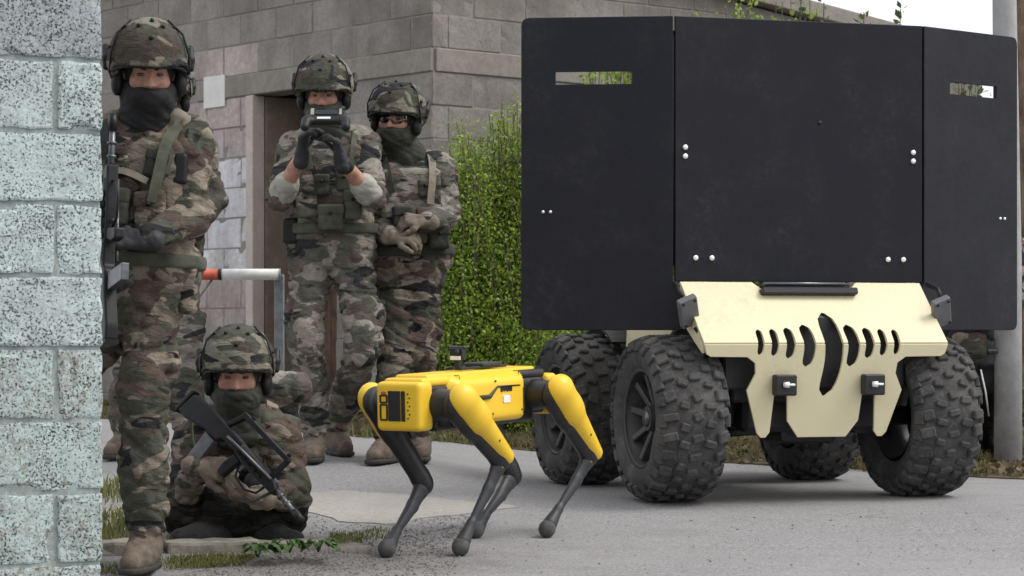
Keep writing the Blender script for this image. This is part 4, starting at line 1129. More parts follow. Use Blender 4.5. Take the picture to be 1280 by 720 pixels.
# legs
L1, L2 = .355, .365
for key in ('FL', 'FR', 'RL', 'RR'):
    fx = 1 if key[0] == 'F' else -1; sy = 1 if key[1] == 'L' else -1
    hip0 = bp(fx * .298, sy * .075, 0); hip = bp(fx * .298, sy * .18, 0)
    ft = to_loc(feet_w[key]); ft[2] = ft[2] + .028
    d = ft - hip; D = min(np.linalg.norm(d), L1 + L2 - .01); dn = nrm(d)
    a = math.acos((L1 ** 2 + D ** 2 - L2 ** 2) / (2 * L1 * D))
    lat = nrm(np.cross(dn, V(1, 0, 0)) * 0 + V(0, 1, 0) - dn * dn[1]); back = np.cross(lat, dn); back = back if back[0] < 0 else -back
    knee = hip + L1 * (math.cos(a) * dn + math.sin(a) * back)
    out = lat * sy
    tu = nrm(knee - hip); fr = np.cross(out, tu); fr = fr if fr[0] > 0 else -fr        # fr: the leg's front side
    S = Solid(); S.cone(hip0, hip - out * .028, .058, .05, .01)
    hm = S.mesh('hip_joint', .007, M['rob_black'], rob, V(0, 0, 0))
    S = Solid(); S.cone(hip - out * .004, hip + tu * .12, .062, .053, .02, (out, 1.5)).cone(hip + tu * .1, knee, .053, .042, .02, (out, 1.5))
    S.cone(knee - tu * .02, knee + tu * .005, .04, .036, .02, (out, 1.35))
    S.mesh('upper_leg', .0065, M['rob_black'], rob, V(0, 0, 0))
    S = Solid(); off = out * .016 - fr * .016
    S.cone(hip + off * 1.0 - tu * .01, hip + off + tu * .10, .061, .052, .03, (out, 1.3)).cone(hip + off + tu * .09, knee + off + tu * .008, .050, .028, .03, (out, 1.25))
    S.cut_plane(hip + fr * .016, nrm(fr * .75 - out * .66))
    S.mesh('leg_cover', .006, M['yellow'], rob, V(0, 0, 0))
    for t_ in (.10, .24):
        q = hip + tu * t_ + out * .056 * (1 if t_ < .2 else .78) - fr * .012; tube('screw', [q - out * .01, q + out * .004], .0045, M['rob_black'], rob, 8)
    tl = nrm(ft - knee); sfr = np.cross(out, tl); sfr = sfr if sfr[0] > 0 else -sfr
    S = Solid(); k1 = knee + tl * .03 - sfr * .004
    S.cone(knee - sfr * .012, k1, .032, .032, .015, (out, 1.5)).cone(k1, knee + tl * .12 - sfr * .008, .033, .025, .015, (out, 1.7)).cone(knee + tl * .12 - sfr * .008, ft - tl * .10, .025, .0155, .012, (out, 1.3)).cone(ft - tl * .10, ft - tl * .03, .0155, .026, .015, (sfr, .9))
    S.mesh('lower_leg', .0048, M['rob_grey'], rob, V(0, 0, 0))
    S = Solid(); S.ell(ft - tl * .004, (.032, .031, .033), None).cone(ft - tl * .02, ft - tl * .045, .025, .019, .01)
    S.mesh('foot', .0048, M['foot'], rob, V(0, 0, 0))
    box('knee_mark', knee + out * .021 + tl * .03, (.008, .002, .004), M['label'] if key == 'FR' else M['yellow'], rob)

# ------------------------------------------------------------------ people
def rot_to(hr, hu, hf): return np.stack([hr, hu, hf], 1)          # columns: right, up, forward
def head_frame(f, roll=0.0):
    hf = nrm(f); up = V(0, 0, 1); hr = nrm(np.cross(up, hf)); hu = np.cross(hf, hr)
    c, s_ = math.cos(roll), math.sin(roll); return hr * c + hu * s_, hu * c - hr * s_, hf
def add_hand(S, wr, d, n, thumb, curl, g=0.0, spread=.0215, k=.006):
    """palm and five fingers: d along the hand, n the way the fingers curl, thumb = +1/-1 side"""
    d = nrm(d); n = nrm(n - d * np.dot(n, d)); s_ = np.cross(d, n)
    for i in range(4):
        b = wr + d * (.088 - .004 * abs(i - 1.5)) + s_ * (i - 1.5) * spread
        S.cone(wr + s_ * (i - 1.5) * .011 + d * .01, b, .018 + g, .0135 + g, .014)
    for i in range(4):
        sc_ = (.82, 1.0, .95, .76)[i if thumb < 0 else 3 - i] * 1.0
        b = wr + d * (.088 - .004 * abs(i - 1.5)) + s_ * (i - 1.5) * spread; a = curl * .55
        for j, L in enumerate((.043, .028, .022)):
            a += curl * (.45, .6, .5)[j]; dr = d * math.cos(a) + n * math.sin(a)
            e = b + dr * L * sc_; S.cone(b, e, .0102 + g - .0008 * j, .0094 + g - .0008 * j, k); b = e
    b = wr + d * .03 + s_ * thumb * .026
    for j, (L, v_) in enumerate(((.04, (.62, .72, .3)), (.032, (.85, .25, .55)), (.026, (.8, -.1, .75)))):
        dr = nrm(d * v_[0] + s_ * thumb * v_[1] + n * v_[2]); e = b + dr * L; S.cone(b, e, .0135 + g - .0015 * j, .0118 + g - .0015 * j, .008); b = e

class Person:
    def __init__(s, J, label, seed, jacket='camo', trousers='camo', gaiter='olive_dark', gl='glove_black', helm='camo_helmet', boots='boot', rolled=False, ground=None, roll=0.0, vest=True, eyewear=False):
        s.J = J; s.seed = seed
        base = V(J['pel'][0], J['pel'][1], gz(J['pel'][0], J['pel'][1]) if ground is None else ground)
        s.o = base; s.root = tag(empty('person', base), label, 'person')
        pel, neck, head = J['pel'], J['neck'], J['head']
        s.up = nrm(neck - pel); r = J['shR'] - J['shL']; s.rt = nrm(r - s.up * np.dot(r, s.up)); s.fw = np.cross(s.rt, s.up)
        s.TL = np.linalg.norm(neck - pel)
        s.hr, s.hu, s.hf = head_frame(J['hf'], roll); s.HR = rot_to(s.hr, s.hu, s.hf)
        s.mk_body(rolled); s.mk_jacket(jacket, rolled); s.mk_trousers(trousers); s.mk_boots(boots); s.mk_gloves(gl)
        s.mk_gaiter(gaiter); s.mk_helmet(helm)
        if eyewear: s.mk_eyewear()
        if vest: s.mk_vest()
    def T(s, u, v_, w_): return s.J['pel'] + s.rt * u + s.up * v_ * s.TL + s.fw * w_
    def H(s, u, v_, w_): return s.J['head'] + s.hr * u + s.hu * v_ + s.hf * w_
    def mk_body(s, rolled):
        J, H, T = s.J, s.H, s.T; S = Solid()
        # head with brow, nose, cheeks, jaw, mouth, ears
        S.ell(H(0, .035, -.012), (.074, .088, .094), s.HR, .02).ell(H(0, -.035, .018), (.060, .078, .072), s.HR, .04)
        S.ell(H(0, -.085, .05), (.036, .03, .035), s.HR, .03)
        S.cone(H(-.04, .026, .078), H(.04, .026, .078), .014, .014, .015)
        S.cone(H(0, .014, .088), H(0, -.028, .110), .009, .0122, .008).ell(H(-.013, -.032, .094), (.009, .008, .01), s.HR, .006).ell(H(.013, -.032, .094), (.009, .008, .01), s.HR, .006)
        for u in (-1, 1):
            S.ell(H(u * .042, -.022, .062), (.024, .022, .022), s.HR, .02).ell(H(u * .078, -.005, -.005), (.010, .032, .02), s.HR, .008)
        for u in (-1, 1): S.cut_ell(H(u * .031, .004, .096), (.019, .0085, .016), s.HR, .008)
        S.cone(H(-.018, -.062, .088), H(.018, -.062, .088), .0065, .0065, .006).cone(H(-.016, -.072, .086), H(.016, -.072, .086), .0075, .0075, .006)
        # neck, trunk, limbs
        S.cone(H(0, -.06, -.02), J['neck'] + s.up * .0, .055, .06, .03)
        S.cone(T(-.10, .84, 0), T(.10, .84, 0), .06, .06, .05).cone(T(-.06, .5, 0), T(.06, .5, 0), .07, .07, .06).cone(T(-.06, .08, 0), T(.06, .08, 0), .065, .065, .06)
        S.cone(T(0, .88, 0), J['neck'], .06, .055, .04); S.cone(T(0, .08, 0), T(0, .8, 0), .075, .075, .05)
        for a in 'LR':
            S.cone(T(.1 if a == 'R' else -.1, .86, 0), J['sh' + a], .055, .045, .04).cone(J['sh' + a], J['el' + a], .042, .038, .03).cone(J['el' + a], J['wr' + a], .043, .0285, .03)
            dn = nrm(J['hd' + a]); S.cone(J['wr' + a], J['wr' + a] + dn * .05, .022, .012, .02)
            S.cone(J['hip' + a], J['kn' + a], .055, .042, .04).cone(J['kn' + a], J['an' + a], .034, .02, .03).cone(T(0, .08, 0), J['hip' + a], .06, .055, .03)
            S.cone(J['an' + a], J['an' + a] + nrm(J['to' + a]) * .1 - V(0, 0, .04), .028, .018, .03)
        S.mesh('body', .0095, M['skin'], s.root, s.o)
        for u in (-1, 1):
            E_ = Solid(); E_.ell(H(u * .031, .004, .077), (.014, .0062, .0125), s.HR); E_.mesh('eye', .0035, M['eye'], s.root, s.o)
            E_ = Solid(); E_.cone(H(u * .016, .022, .091), H(u * .046, .024, .08), .005, .0045, .004); E_.mesh('eyebrow', .0035, M['brow'], s.root, s.o)
    def mk_jacket(s, mat, rolled):
        J, T = s.J, s.T; S = Solid()
        S.cone(T(-.105, .80, .0), T(.105, .80, .0), .118, .118, .06).cone(T(-.085, .45, .01), T(.085, .45, .01), .118, .118, .08).cone(T(-.09, .08, 0), T(.09, .08, 0), .122, .122, .08)
        S.cone(T(-.08, .94, -.01), T(.08, .94, -.01), .07, .07, .05)
        for a in 'LR':
            sg = 1 if a == 'R' else -1
            S.cone(T(sg * .1, .88, -.005), J['sh' + a], .085, .078, .05)
            el, wr = J['el' + a], J['wr' + a]
            S.cone(J['sh' + a], el, .076, .063, .03)
            if not rolled: S.cone(el, wr - nrm(wr - el) * .012, .062, .045, .025)
            else: S.cone(el, el + (wr - el) * .22, .060, .055, .02)
        S.cone(J['neck'] - s.up * .03, J['neck'] + s.up * .03, .078, .072, .03)
        S.noise = folds(.0125, 8, 15, s.seed)
        S.mesh('jacket', .0085, M[mat], s.root, s.o)
        if rolled:
            for a in 'LR':
                el, wr = J['el' + a], J['wr' + a]; C_ = Solid(); d = nrm(wr - el)
                C_.cone(el + d * .035, el + d * .085, .064, .061, .01); C_.noise = folds(.005, 20, 25, 3); C_.mesh('rolled_cuff', .007, M['undershirt'], s.root, s.o)
                C_ = Solid()
                if a == 'R': C_.cone(wr - d * .05, wr - d * .025, .035, .035, .01); C_.mesh('watch_strap', .006, M['clip'], s.root, s.o)
    def mk_trousers(s, mat):
        J, T = s.J, s.T; S = Solid()
        S.cone(T(-.085, .06, -.005), T(.085, .06, -.005), .118, .118, .06)
        for a in 'LR':
            hip, kn, an = J['hip' + a], J['kn' + a], J['an' + a]
            S.cone(T(.07 if a == 'R' else -.07, .02, -.01), hip, .112, .105, .06)
            S.cone(hip, kn, .102, .082, .045)
            sh = nrm(an - kn); S.cone(kn, kn + (an - kn) * .55, .082, .079, .04).cone(kn + (an - kn) * .5, an + V(0, 0, .08), .079, .068, .04)
            S.cone(an + V(0, 0, .105), an + V(0, 0, .055), .072, .064, .03)
            sd = s.rt * (1 if a == 'R' else -1)
            m = hip + (kn - hip) * .72 + sd * .085
            S.ell(m, (.03, .055, .07), rot_to(nrm(sd), nrm(np.cross(kn - hip, sd)), nrm(kn - hip)), .015)      # thigh pocket
        S.noise = folds(.0135, 8, 14, s.seed + 20)
        S.mesh('trousers', .0085, M[mat], s.root, s.o)
    def mk_boots(s, mat):
        J = s.J
        for a in 'LR':
            an = J['an' + a]; t = nrm(J['to' + a]); dn = V(0, 0, -1.0) if abs(t[2]) < .5 else nrm(np.cross(np.cross(t, V(0, 0, -1)), t))
            S = Solid()
            S.cone(an + V(0, 0, .15), an - t * .01, .055, .052, .03).cone(an + dn * .042 - t * .04, an + dn * .045 + t * .06, .044, .044, .03).cone(an + dn * .045 + t * .05, an + dn * .052 + t * .165, .046, .036, .03)
            S.cone(an + dn * .01, an + dn * .035 + t * .10, .05, .04, .03)
            S.cut_plane(an + dn * .078, dn); S.noise = folds(.0035, 25, 30, 5)
            b = S.mesh('boot', .0075, M[mat], s.root, s.o)
            S = Solid(); S.cone(an + dn * .075 - t * .045, an + dn * .075 + t * .06, .046, .046, .02).cone(an + dn * .075 + t * .06, an + dn * .075 + t * .165, .049, .042, .02)
            S.cut_plane(an + dn * .09, dn).cut_plane(an + dn * .068, -dn); S.mesh('sole', .0065, M['sole'], b, s.o)
            S = Solid(); p = an + V(0, 0, .06) + t * .052
            for k in range(4): S.cone(an + V(0, 0, .07 - .032 * k) + t * (.050 + .014 * k) - np.cross(t, dn) * .022, an + V(0, 0, .055 - .032 * k) + t * (.052 + .016 * k) + np.cross(t, dn) * .022, .004, .004, .002)
            lc = S.mesh('lace', .0045, M['sole'], b, s.o); lc['kind'] = 'stuff'
    def mk_gloves(s, mat):
        J = s.J
        for a in 'LR':
            S = Solid(); wr, d, n = J['wr' + a], nrm(J['hd' + a]), J['pn' + a]
            S.cone(wr - d * .03, wr + d * .01, .036, .032, .015)
            add_hand(S, wr, d, n, J['th' + a], J.get('cu' + a, .9), .0022)
            S.noise = folds(.0018, 40, 40, 2); S.mesh('glove', .0048, M[mat], s.root, s.o)
    def mk_gaiter(s, mat):
        H, J = s.H, s.J; S = Solid()
        S.ell(H(0, -.062, .022), (.082, .072, .094), s.HR, .03).cone(H(0, -.07, -.01), J['neck'] + s.up * .0, .082, .088, .04).cone(J['neck'] + s.fw * .02 + s.up * .01, J['neck'] - s.up * .02, .095, .095, .03)
        S.ell(H(0, -.048, .082), (.034, .022, .034), s.HR, .02)
        for u in (-1, 1): S.cone(H(u * .074, .03, -.01), H(u * .07, -.06, .0), .022, .03, .02)
        hu, c0 = s.hu, H(0, -.040, .10); S.cut_plane(c0, nrm(s.hu * 1.0 + s.hf * .28))
        for u in (-1, 1): pass
        fo = folds(.0065, 9, 30, s.seed + 3); S.noise = fo
        S.mesh('neck_gaiter', .0075, M[mat], s.root, s.o)
        S = Solid()                                                        # balaclava sides around the eyes
        S.ell(H(0, .02, -.012), (.084, .10, .100), s.HR, .02); S.cut_ell(H(0, .005, .10), (.064, .044, .085), s.HR, .008)
        S.cut_plane(H(0, -.05, 0), -s.hu)
        S.mesh('balaclava', .0075, M[mat], s.root, s.o)
    def mk_helmet(s, mat):
        H = s.H; S = Solid()
        S.ell(H(0, .062, -.012), (.130, .125, .150), s.HR)
        S.ell(H(0, .03, -.03), (.136, .09, .148), s.HR, .03)
        def cut(q, d):
            l = (q - s.J['head']) @ s.HR; u, v_, w_ = l[..., 0], l[..., 1], l[..., 2]
            t = np.clip((w_ + .03) / .11, 0, 1); t = t * t * (3 - 2 * t)
            low = -.052 * (1 - t) + .032 * t
            lip = .010 * np.exp(-((v_ - low) / .014) ** 2)
            return np.maximum(d - lip, low - v_)
        S.cut_fn(cut)
        inner = (s.H(0, .03, -.012), V(.112, .118, .128))
        S.cut_ell(H(0, .0, -.012), (.108, .115, .124), s.HR, .006)
        S.noise = folds(.003, 16, 16, s.seed + 9)
        hm = S.mesh('helmet', .0075, M[mat], s.root, s.o)
        R = Solid()                                                         # dark rim along the brow
        pts = []
        for k in range(13):
            a = math.radians(-66 + 132 * k / 12); pts.append(H(.128 * math.sin(a), .032 - .02 * (abs(a) / 1.15) ** 4, -.012 + .147 * math.cos(a)))
        for p, q in zip(pts[:-1], pts[1:]): R.cone(p, q, .006, .006, .004)
        R.mesh('helmet_rim', .0055, M['clip'], hm, s.o)
        for (az, el) in ((-28, 52), (28, 50), (0, 30), (-75, 12), (75, 12), (-62, 48), (62, 48), (6, 66)):
            a, e = math.radians(az), math.radians(el); d = V(math.sin(a) * math.cos(e), math.sin(e), math.cos(a) * math.cos(e))
            p = V(0, .062, -.012) + d * V(.131, .126, .151); p0, p1 = H(*(p - d * .004)), H(*(p + d * .003))
            B = Solid(); B.cone(p0, p1, .009, .007, .004); B.mesh('cover_clip', .0045, M['clip'], hm, s.o)
        for u in (-1, 1):                                                    # headset cups and chin strap
            B = Solid(); B.ell(H(u * .102, -.03, .008), (.022, .042, .034), s.HR).cone(H(u * .104, -.02, .02), H(u * .10, .02, .02), .012, .012, .01)
            B.mesh('ear_cup', .006, M['clip'], hm, s.o)
            B = Solid(); B.cone(H(u * .135, .05, -.02), H(u * .138, .085, -.05), .016, .012, .01, ).cone(H(u * .138, .02, -.01), H(u * .136, .05, -.02), .011, .013, .01)
            B.mesh('side_rail', .006, M['clip'], hm, s.o)
            tube('elastic', [H(u * .128, .005, .04) - s.o, H(u * .126, .07, .06) - s.o, H(u * .106, .135, .045) - s.o, H(u * .06, .178, .01) - s.o], .004, M['clip'], hm, 6)
    def mk_eyewear(s):
        H = s.H; v, f = [], []; N = 16
        for k in range(N + 1):
            a = math.radians(-62 + 124 * k / N); x, w_ = .074 * math.sin(a), .018 + .092 * math.cos(a)
            nz = .010 * math.exp(-(x / .012) ** 2)
            for (hh, o_) in ((.022, 0), (-.016 + nz, -.004), (-.016 + nz, -.0065), (.022, -.0025)): v.append(H(x, hh, w_ + o_) - s.o)
        for k in range(N):
            for j in range(4): f.append((4 * k + j, 4 * k + (j + 1) % 4, 4 * k + 4 + (j + 1) % 4, 4 * k + 4 + j))
        me = mesh_from('eyewear', v, f, True); o = link_mesh('eyewear', me, M['lens'], s.root)
        tube('frame', [v[4 * k] for k in range(N + 1)], .0024, M['clip'], o, 6)
        for u, k in ((-1, 0), (1, N)): tube('temple_arm', [v[4 * k], H(u * .084, .016, 0) - s.o], .0022, M['clip'], o, 6)
    def mk_vest(s):
        T = s.T; S = Solid(); R = rot_to(s.rt, s.up, s.fw)
        S.box(T(0, .60, .095), (.145, .15, .045), R, .03).box(T(0, .60, -.095), (.15, .17, .045), R, .03, .02)
        S.cone(T(-.15, .42, .04), T(-.15, .42, -.06), .05, .05, .05).cone(T(.15, .42, .04), T(.15, .42, -.06), .05, .05, .05)
        S.noise = folds(.006, 10, 12, s.seed + 31)
        s.vest = S.mesh('tactical_vest', .0085, M['camo_pale' if s.seed > 50 else 'camo'], s.root, s.o)
        for u in (-1, 1):
            s.strap([T(u * .09, .66, .145), T(u * .105, .88, .125), T(u * .115, 1.03, .03), T(u * .11, .95, -.11)], .028, 'olive')
    def strap(s, pts, wd, mat, name='strap', parent=None, th_=.005):
        """flat band through the given points, facing away from the body"""
        pts = [np.asarray(p) for p in pts]; n = 14; q = []
        t = np.linspace(0, len(pts) - 1, n); a = np.array(pts)
        for k in t:
            i = min(int(k), len(pts) - 2); f_ = k - i
            p0, p1, p2, p3 = a[max(i - 1, 0)], a[i], a[i + 1], a[min(i + 2, len(a) - 1)]
            q.append(.5 * (2 * p1 + (p2 - p0) * f_ + (2 * p0 - 5 * p1 + 4 * p2 - p3) * f_ ** 2 + (3 * p1 - p0 - 3 * p2 + p3) * f_ ** 3))
        v, f = [], []; c0 = s.J['pel'] + s.up * s.TL * .55
        for i, p in enumerate(q):
            d = nrm(q[min(i + 1, n - 1)] - q[max(i - 1, 0)]); o_ = p - c0; o_ = nrm(o_ - d * np.dot(o_, d)); sd = np.cross(d, o_)
            for (x, y) in ((-1, 0), (1, 0), (1, 1), (-1, 1)): v.append(p + sd * x * wd / 2 + o_ * y * th_ - s.o)
        for i in range(n - 1):
            for k in range(4): f.append((i * 4 + k, i * 4 + (k + 1) % 4, i * 4 + 4 + (k + 1) % 4, i * 4 + 4 + k))
        f += [(3, 2, 1, 0), tuple((n - 1) * 4 + k for k in range(4))]
        me = mesh_from(name, v, f); bm = bmesh.new(); bm.from_mesh(me); bmesh.ops.recalc_face_normals(bm, faces=bm.faces[:]); bm.to_mesh(me); bm.free()
        return link_mesh(name, me, M[mat], parent or s.vest)
    def pouch(s, u, v_, w_, hx, hy, hz_, mat='camo', name='pouch', tilt=0.0):
        R = rot_to(s.rt, s.up, s.fw); c_, s_ = math.cos(tilt), math.sin(tilt); R = R @ np.array([[c_, -s_, 0], [s_, c_, 0], [0, 0, 1]])
        c = s.T(u, v_, w_); S = Solid(); S.box(c, (hx, hy, hz_), R, .014); S.noise = folds(.0035, 18, 18, s.seed + u * 40 + v_ * 30)
        p = S.mesh(name, .0065, M[mat], s.vest, s.o)
        S = Solid(); S.box(c + R @ V(0, hy * .55, hz_ * .55), (hx * 1.04, hy * .42, hz_ * .55), R, .01); S.mesh('flap', .0065, M[mat], p, s.o)
        S = Solid(); S.cone(c + R @ V(0, hy * .3, hz_ * 1.05), c + R @ V(0, hy * .3, hz_ * 1.05 + .008), .009, .008, .003); S.mesh('snap', .0045, M['clip'], p, s.o)
        return p
    def solid(s, name, fn, h, mat, noise=None, parent=None):
        S = Solid(); fn(S); S.noise = noise; return S.mesh(name, h, M[mat], parent or s.root, s.o)

# ---- bullpup rifle
def rifle(label, butt, muzzle, up, sling=True):
    """local x towards the muzzle, local z up (carrying handle), y across"""
    x = nrm(muzzle - butt); z = nrm(up - x * np.dot(up, x)); y = np.cross(z, x)
    root = tag(empty('assault_rifle', butt), label, 'rifle', None); root.matrix_basis = frame(x, y, z, butt)
    k = np.linalg.norm(muzzle - butt) / .757
    root.scale = (k, k, k)
    st = prism('stock', round_poly([(0, -.070), (.010, .022), (.10, .034), (.33, .036), (.335, -.012), (.25, -.014), (.235, -.036), (.16, -.040), (.05, -.072)], .010), .044, M['gun'], root, None, .007)
    prism('butt_pad', [(-.012, -.078), (-.012, .024), (.003, .03), (.003, -.08)], .046, M['clip'], root, None, .004)
    prism('receiver', round_poly([(.325, -.014), (.325, .034), (.43, .030), (.56, .026), (.585, .012), (.585, -.016), (.44, -.022)], .006), .040, M['gun'], root, None, .006)
    ch = prism('carrying_handle', [(.232, .112), (.24, .122), (.53, .128), (.538, .118), (.53, .108), (.24, .100)], .026, M['gun'], root, None, .004)
    prism('handle_leg', [(.205, .036), (.225, .036), (.258, .104), (.236, .108)], .024, M['gun'], ch, None, .003)
    prism('handle_leg', [(.512, .024), (.532, .024), (.537, .112), (.518, .112)], .020, M['gun'], ch, None, .003)
    prism('rear_sight', [(.27, .112), (.29, .112), (.286, .132), (.274, .132)], .012, M['gun'], ch)
    prism('front_sight', [(.505, .118), (.525, .118), (.52, .14), (.51, .14)], .010, M['gun'], ch)
    prism('pistol_grip', round_poly([(.335, -.02), (.375, -.024), (.362, -.115), (.328, -.115), (.322, -.07)], .008), .034, M['gun'], root, None, .006)
    prism('magazine', round_poly([(.165, -.045), (.225, -.045), (.238, -.19), (.182, -.19)], .004), .026, M['gun_metal'], root, None, .003)
    bm = bmesh.new(); add_tube(bm, [(.37, 0, -.028), (.40, 0, -.075), (.47, 0, -.085), (.52, 0, -.06), (.53, 0, -.022)], .005, 6); bm_obj('trigger_guard', bm, M['gun'], root, True)
    prism('trigger', [(.39, -.026), (.402, -.026), (.40, -.052), (.394, -.052)], .008, M['gun_metal'], root)
    tube('barrel', [(.56, 0, .004), (.715, 0, .004)], .0105, M['gun_metal'], root, 14)
    tube('flash_hider', [(.70, 0, .004), (.757, 0, .004)], .014, M['gun'], root, 14)
    for xx in (.61, .655): tube('grenade_ring', [(xx, 0, .004), (xx + .008, 0, .004)], .016, M['gun_metal'], root, 14)
    for sy in (-1, 1):
        tube('bipod_leg', [(.545, sy * .03, .025), (.30, sy * .033, .012), (.27, sy * .033, .01)], .006, M['gun_metal'], root, 8)
        for j in range(5): box('vent', (.35 + .035 * j, sy * .0245, -.001), (.011, .0012, .005), M['clip'], st)
        box('cocking_rail', (.42, sy * .024, .028), (.08, .002, .006), M['gun_metal'], st)
    if sling: tube('sling', [(.04, .028, -.06), (.1, .07, -.13), (.3, .09, -.16), (.5, .06, -.1), (.55, .03, -.02)], .007, M['olive'], root, 6)
    return root

# ------------------------------------------------------------------ the six soldiers
def AN(px, Y):
    x = (px - 640) / F * Y; return V(x, Y, gz(x, Y) + .092)
def pack(label, c, half, R, mat, roll_top=True, seed=0):
    root = tag(empty('backpack', c), label, 'backpack')
    S = Solid(); S.box(c, half, R, .06); S.noise = folds(.008, 10, 14, seed); b = S.mesh('sack', .009, M[mat], root, c)
    S = Solid(); S.box(c + R @ V(0, -half[1] * .25, -half[2] * .95), (half[0] * .7, half[1] * .5, .045), R, .03); S.noise = folds(.005, 12, 14, seed + 4); S.mesh('pocket', .008, M[mat], root, c)
    if roll_top:
        S = Solid(); S.cone(c + R @ V(-half[0] * .9, half[1] * .95, 0), c + R @ V(half[0] * .9, half[1] * .95, 0), .062, .062, .02); S.noise = folds(.006, 16, 14, seed + 8); S.mesh('rolled_top', .008, M[mat], root, c)
    for u in (-.5, .5):
        S = Solid()
        p = [c + R @ V(u * half[0], half[1] * t, -half[2] * (1.02 if abs(t) < .95 else .8)) for t in (-.98, -.5, 0, .5, .98)]
        for a, b_ in zip(p[:-1], p[1:]): S.cone(a, b_, .011, .011, .004)
        S.mesh('compression_strap', .0055, M['olive_dark'], root, c)
    return root

# A: standing at the corner of the near wall
A = dict(pel=P(173, 348, 7.92), neck=P(184, 154, 7.93), head=P(186, 93, 7.86), hf=V(.20, -.95, -.16), shL=P(125, 176, 7.92), shR=P(233, 172, 7.92),
         elL=P(104, 268, 7.85), elR=P(243, 268, 7.86), wrL=P(118, 330, 7.66), wrR=P(180, 300, 7.62), hdL=V(.4, -.3, -.6), hdR=V(-1, -.15, .05), pnL=V(1, 0, 0), pnR=V(0, .7, -.7), thL=1, thR=-1, cuR=1.1,
         hipL=P(152, 378, 7.92), hipR=P(192, 376, 7.92), knL=P(84, 480, 7.96), knR=P(180, 482, 7.84), anL=AN(66, 8.02), anR=AN(181, 7.87), toL=V(-.3, -1, 0), toR=V(-.12, -1, 0))
a_ = Person(A, 'soldier in camouflage standing at the block wall corner, black neck gaiter, hand on a rifle', 11.0, gaiter='black_cloth', gl='glove_black')
for (u, v_, w_, hx, hy, hz_, mt, tl) in [(-.06, .44, .155, .045, .06, .03, 'olive', 0), (.05, .42, .155, .05, .065, .032, 'camo', .1), (.06, .72, .14, .038, .05, .022, 'olive_dark', -.15), (.15, .40, .10, .04, .06, .035, 'camo', .2), (-.06, .74, .14, .03, .05, .02, 'camo', .2)]:
    a_.pouch(u, v_, w_, hx, hy, hz_, mt, tilt=tl)
a_.strap([a_.T(.12, 1.0, .06), a_.T(.09, .86, .15), a_.T(.075, .66, .185), a_.T(.06, .47, .19)], .036, 'olive', 'sling_strap')
a_.strap([a_.T(-.16, .62, .13), a_.T(-.05, .66, .175), a_.T(.04, .60, .18)], .022, 'tan_strap', 'chest_strap')
a_.strap([a_.T(-.14, 1.0, .05), a_.T(-.11, .86, .15), a_.T(-.12, .7, .165)], .03, 'black_cloth', 'sling_strap')
a_.solid('radio', lambda S: S.box(a_.T(.135, .70, .12), (.022, .05, .02), rot_to(a_.rt, a_.up, a_.fw), .008).cone(a_.T(.14, .8, .11), a_.T(.15, .97, .09), .006, .004, .004), .006, 'clip')
a_.solid('belt', lambda S: S.cone(a_.T(-.09, .115, 0), a_.T(.09, .115, 0), .132, .132, .05).cut_plane(a_.T(0, .16, 0), a_.up).cut_plane(a_.T(0, .07, 0), -a_.up), .0085, 'olive')
a_.solid('holster', lambda S: S.box(a_.T(.175, -.05, .03), (.03, .085, .05), rot_to(a_.rt, a_.up, a_.fw), .02), .008, 'camo', folds(.005, 14, 14, 3))
a_.solid('shoulder_roll', lambda S: S.cone(a_.T(.10, 1.02, .04), a_.T(.19, .93, .03), .04, .035, .02), .008, 'tan_strap', folds(.006, 16, 16, 8))
for (u, v_) in ((.235, .62), (.245, .46)):
    pass
rifle('black bullpup rifle held upright muzzle up by the soldier at the wall corner', P(131, 428, 7.53), P(142, 142, 7.62), V(-.45, .9, 0), False)

# E: mostly hidden behind A
E = dict(pel=P(200, 312, 11.2), neck=P(203, 172, 11.2), head=P(204, 122, 11.14), hf=V(.1, -1, -.1), shL=P(160, 190, 11.2), shR=P(250, 188, 11.2),
         elL=P(142, 258, 11.2), elR=P(268, 250, 11.22), wrL=P(170, 310, 11.0), wrR=P(238, 292, 11.0), hdL=V(.8, -.3, -.2), hdR=V(-.9, -.3, 0), pnL=V(0, -1, -.3), pnR=V(0, -1, -.3), thL=1, thR=-1,
         hipL=P(178, 330, 11.2), hipR=P(222, 330, 11.2), knL=P(164, 432, 11.16), knR=P(231, 432, 11.14), anL=AN(156, 11.2), anR=AN(233, 11.2), toL=V(-.25, -1, 0), toR=V(.2, -1, 0))
Solid.COARSE = 1.35                                    # mostly hidden figures: coarser surface
e_ = Person(E, 'soldier almost hidden behind the one at the wall corner, only sleeve, thigh and boot showing', 61.0, 'camo_pale', 'camo_pale')
e_.pouch(.05, .42, .155, .05, .06, .03, 'camo_pale'); e_.pouch(-.06, .42, .155, .05, .06, .03, 'camo_pale')

Solid.COARSE = 1.0
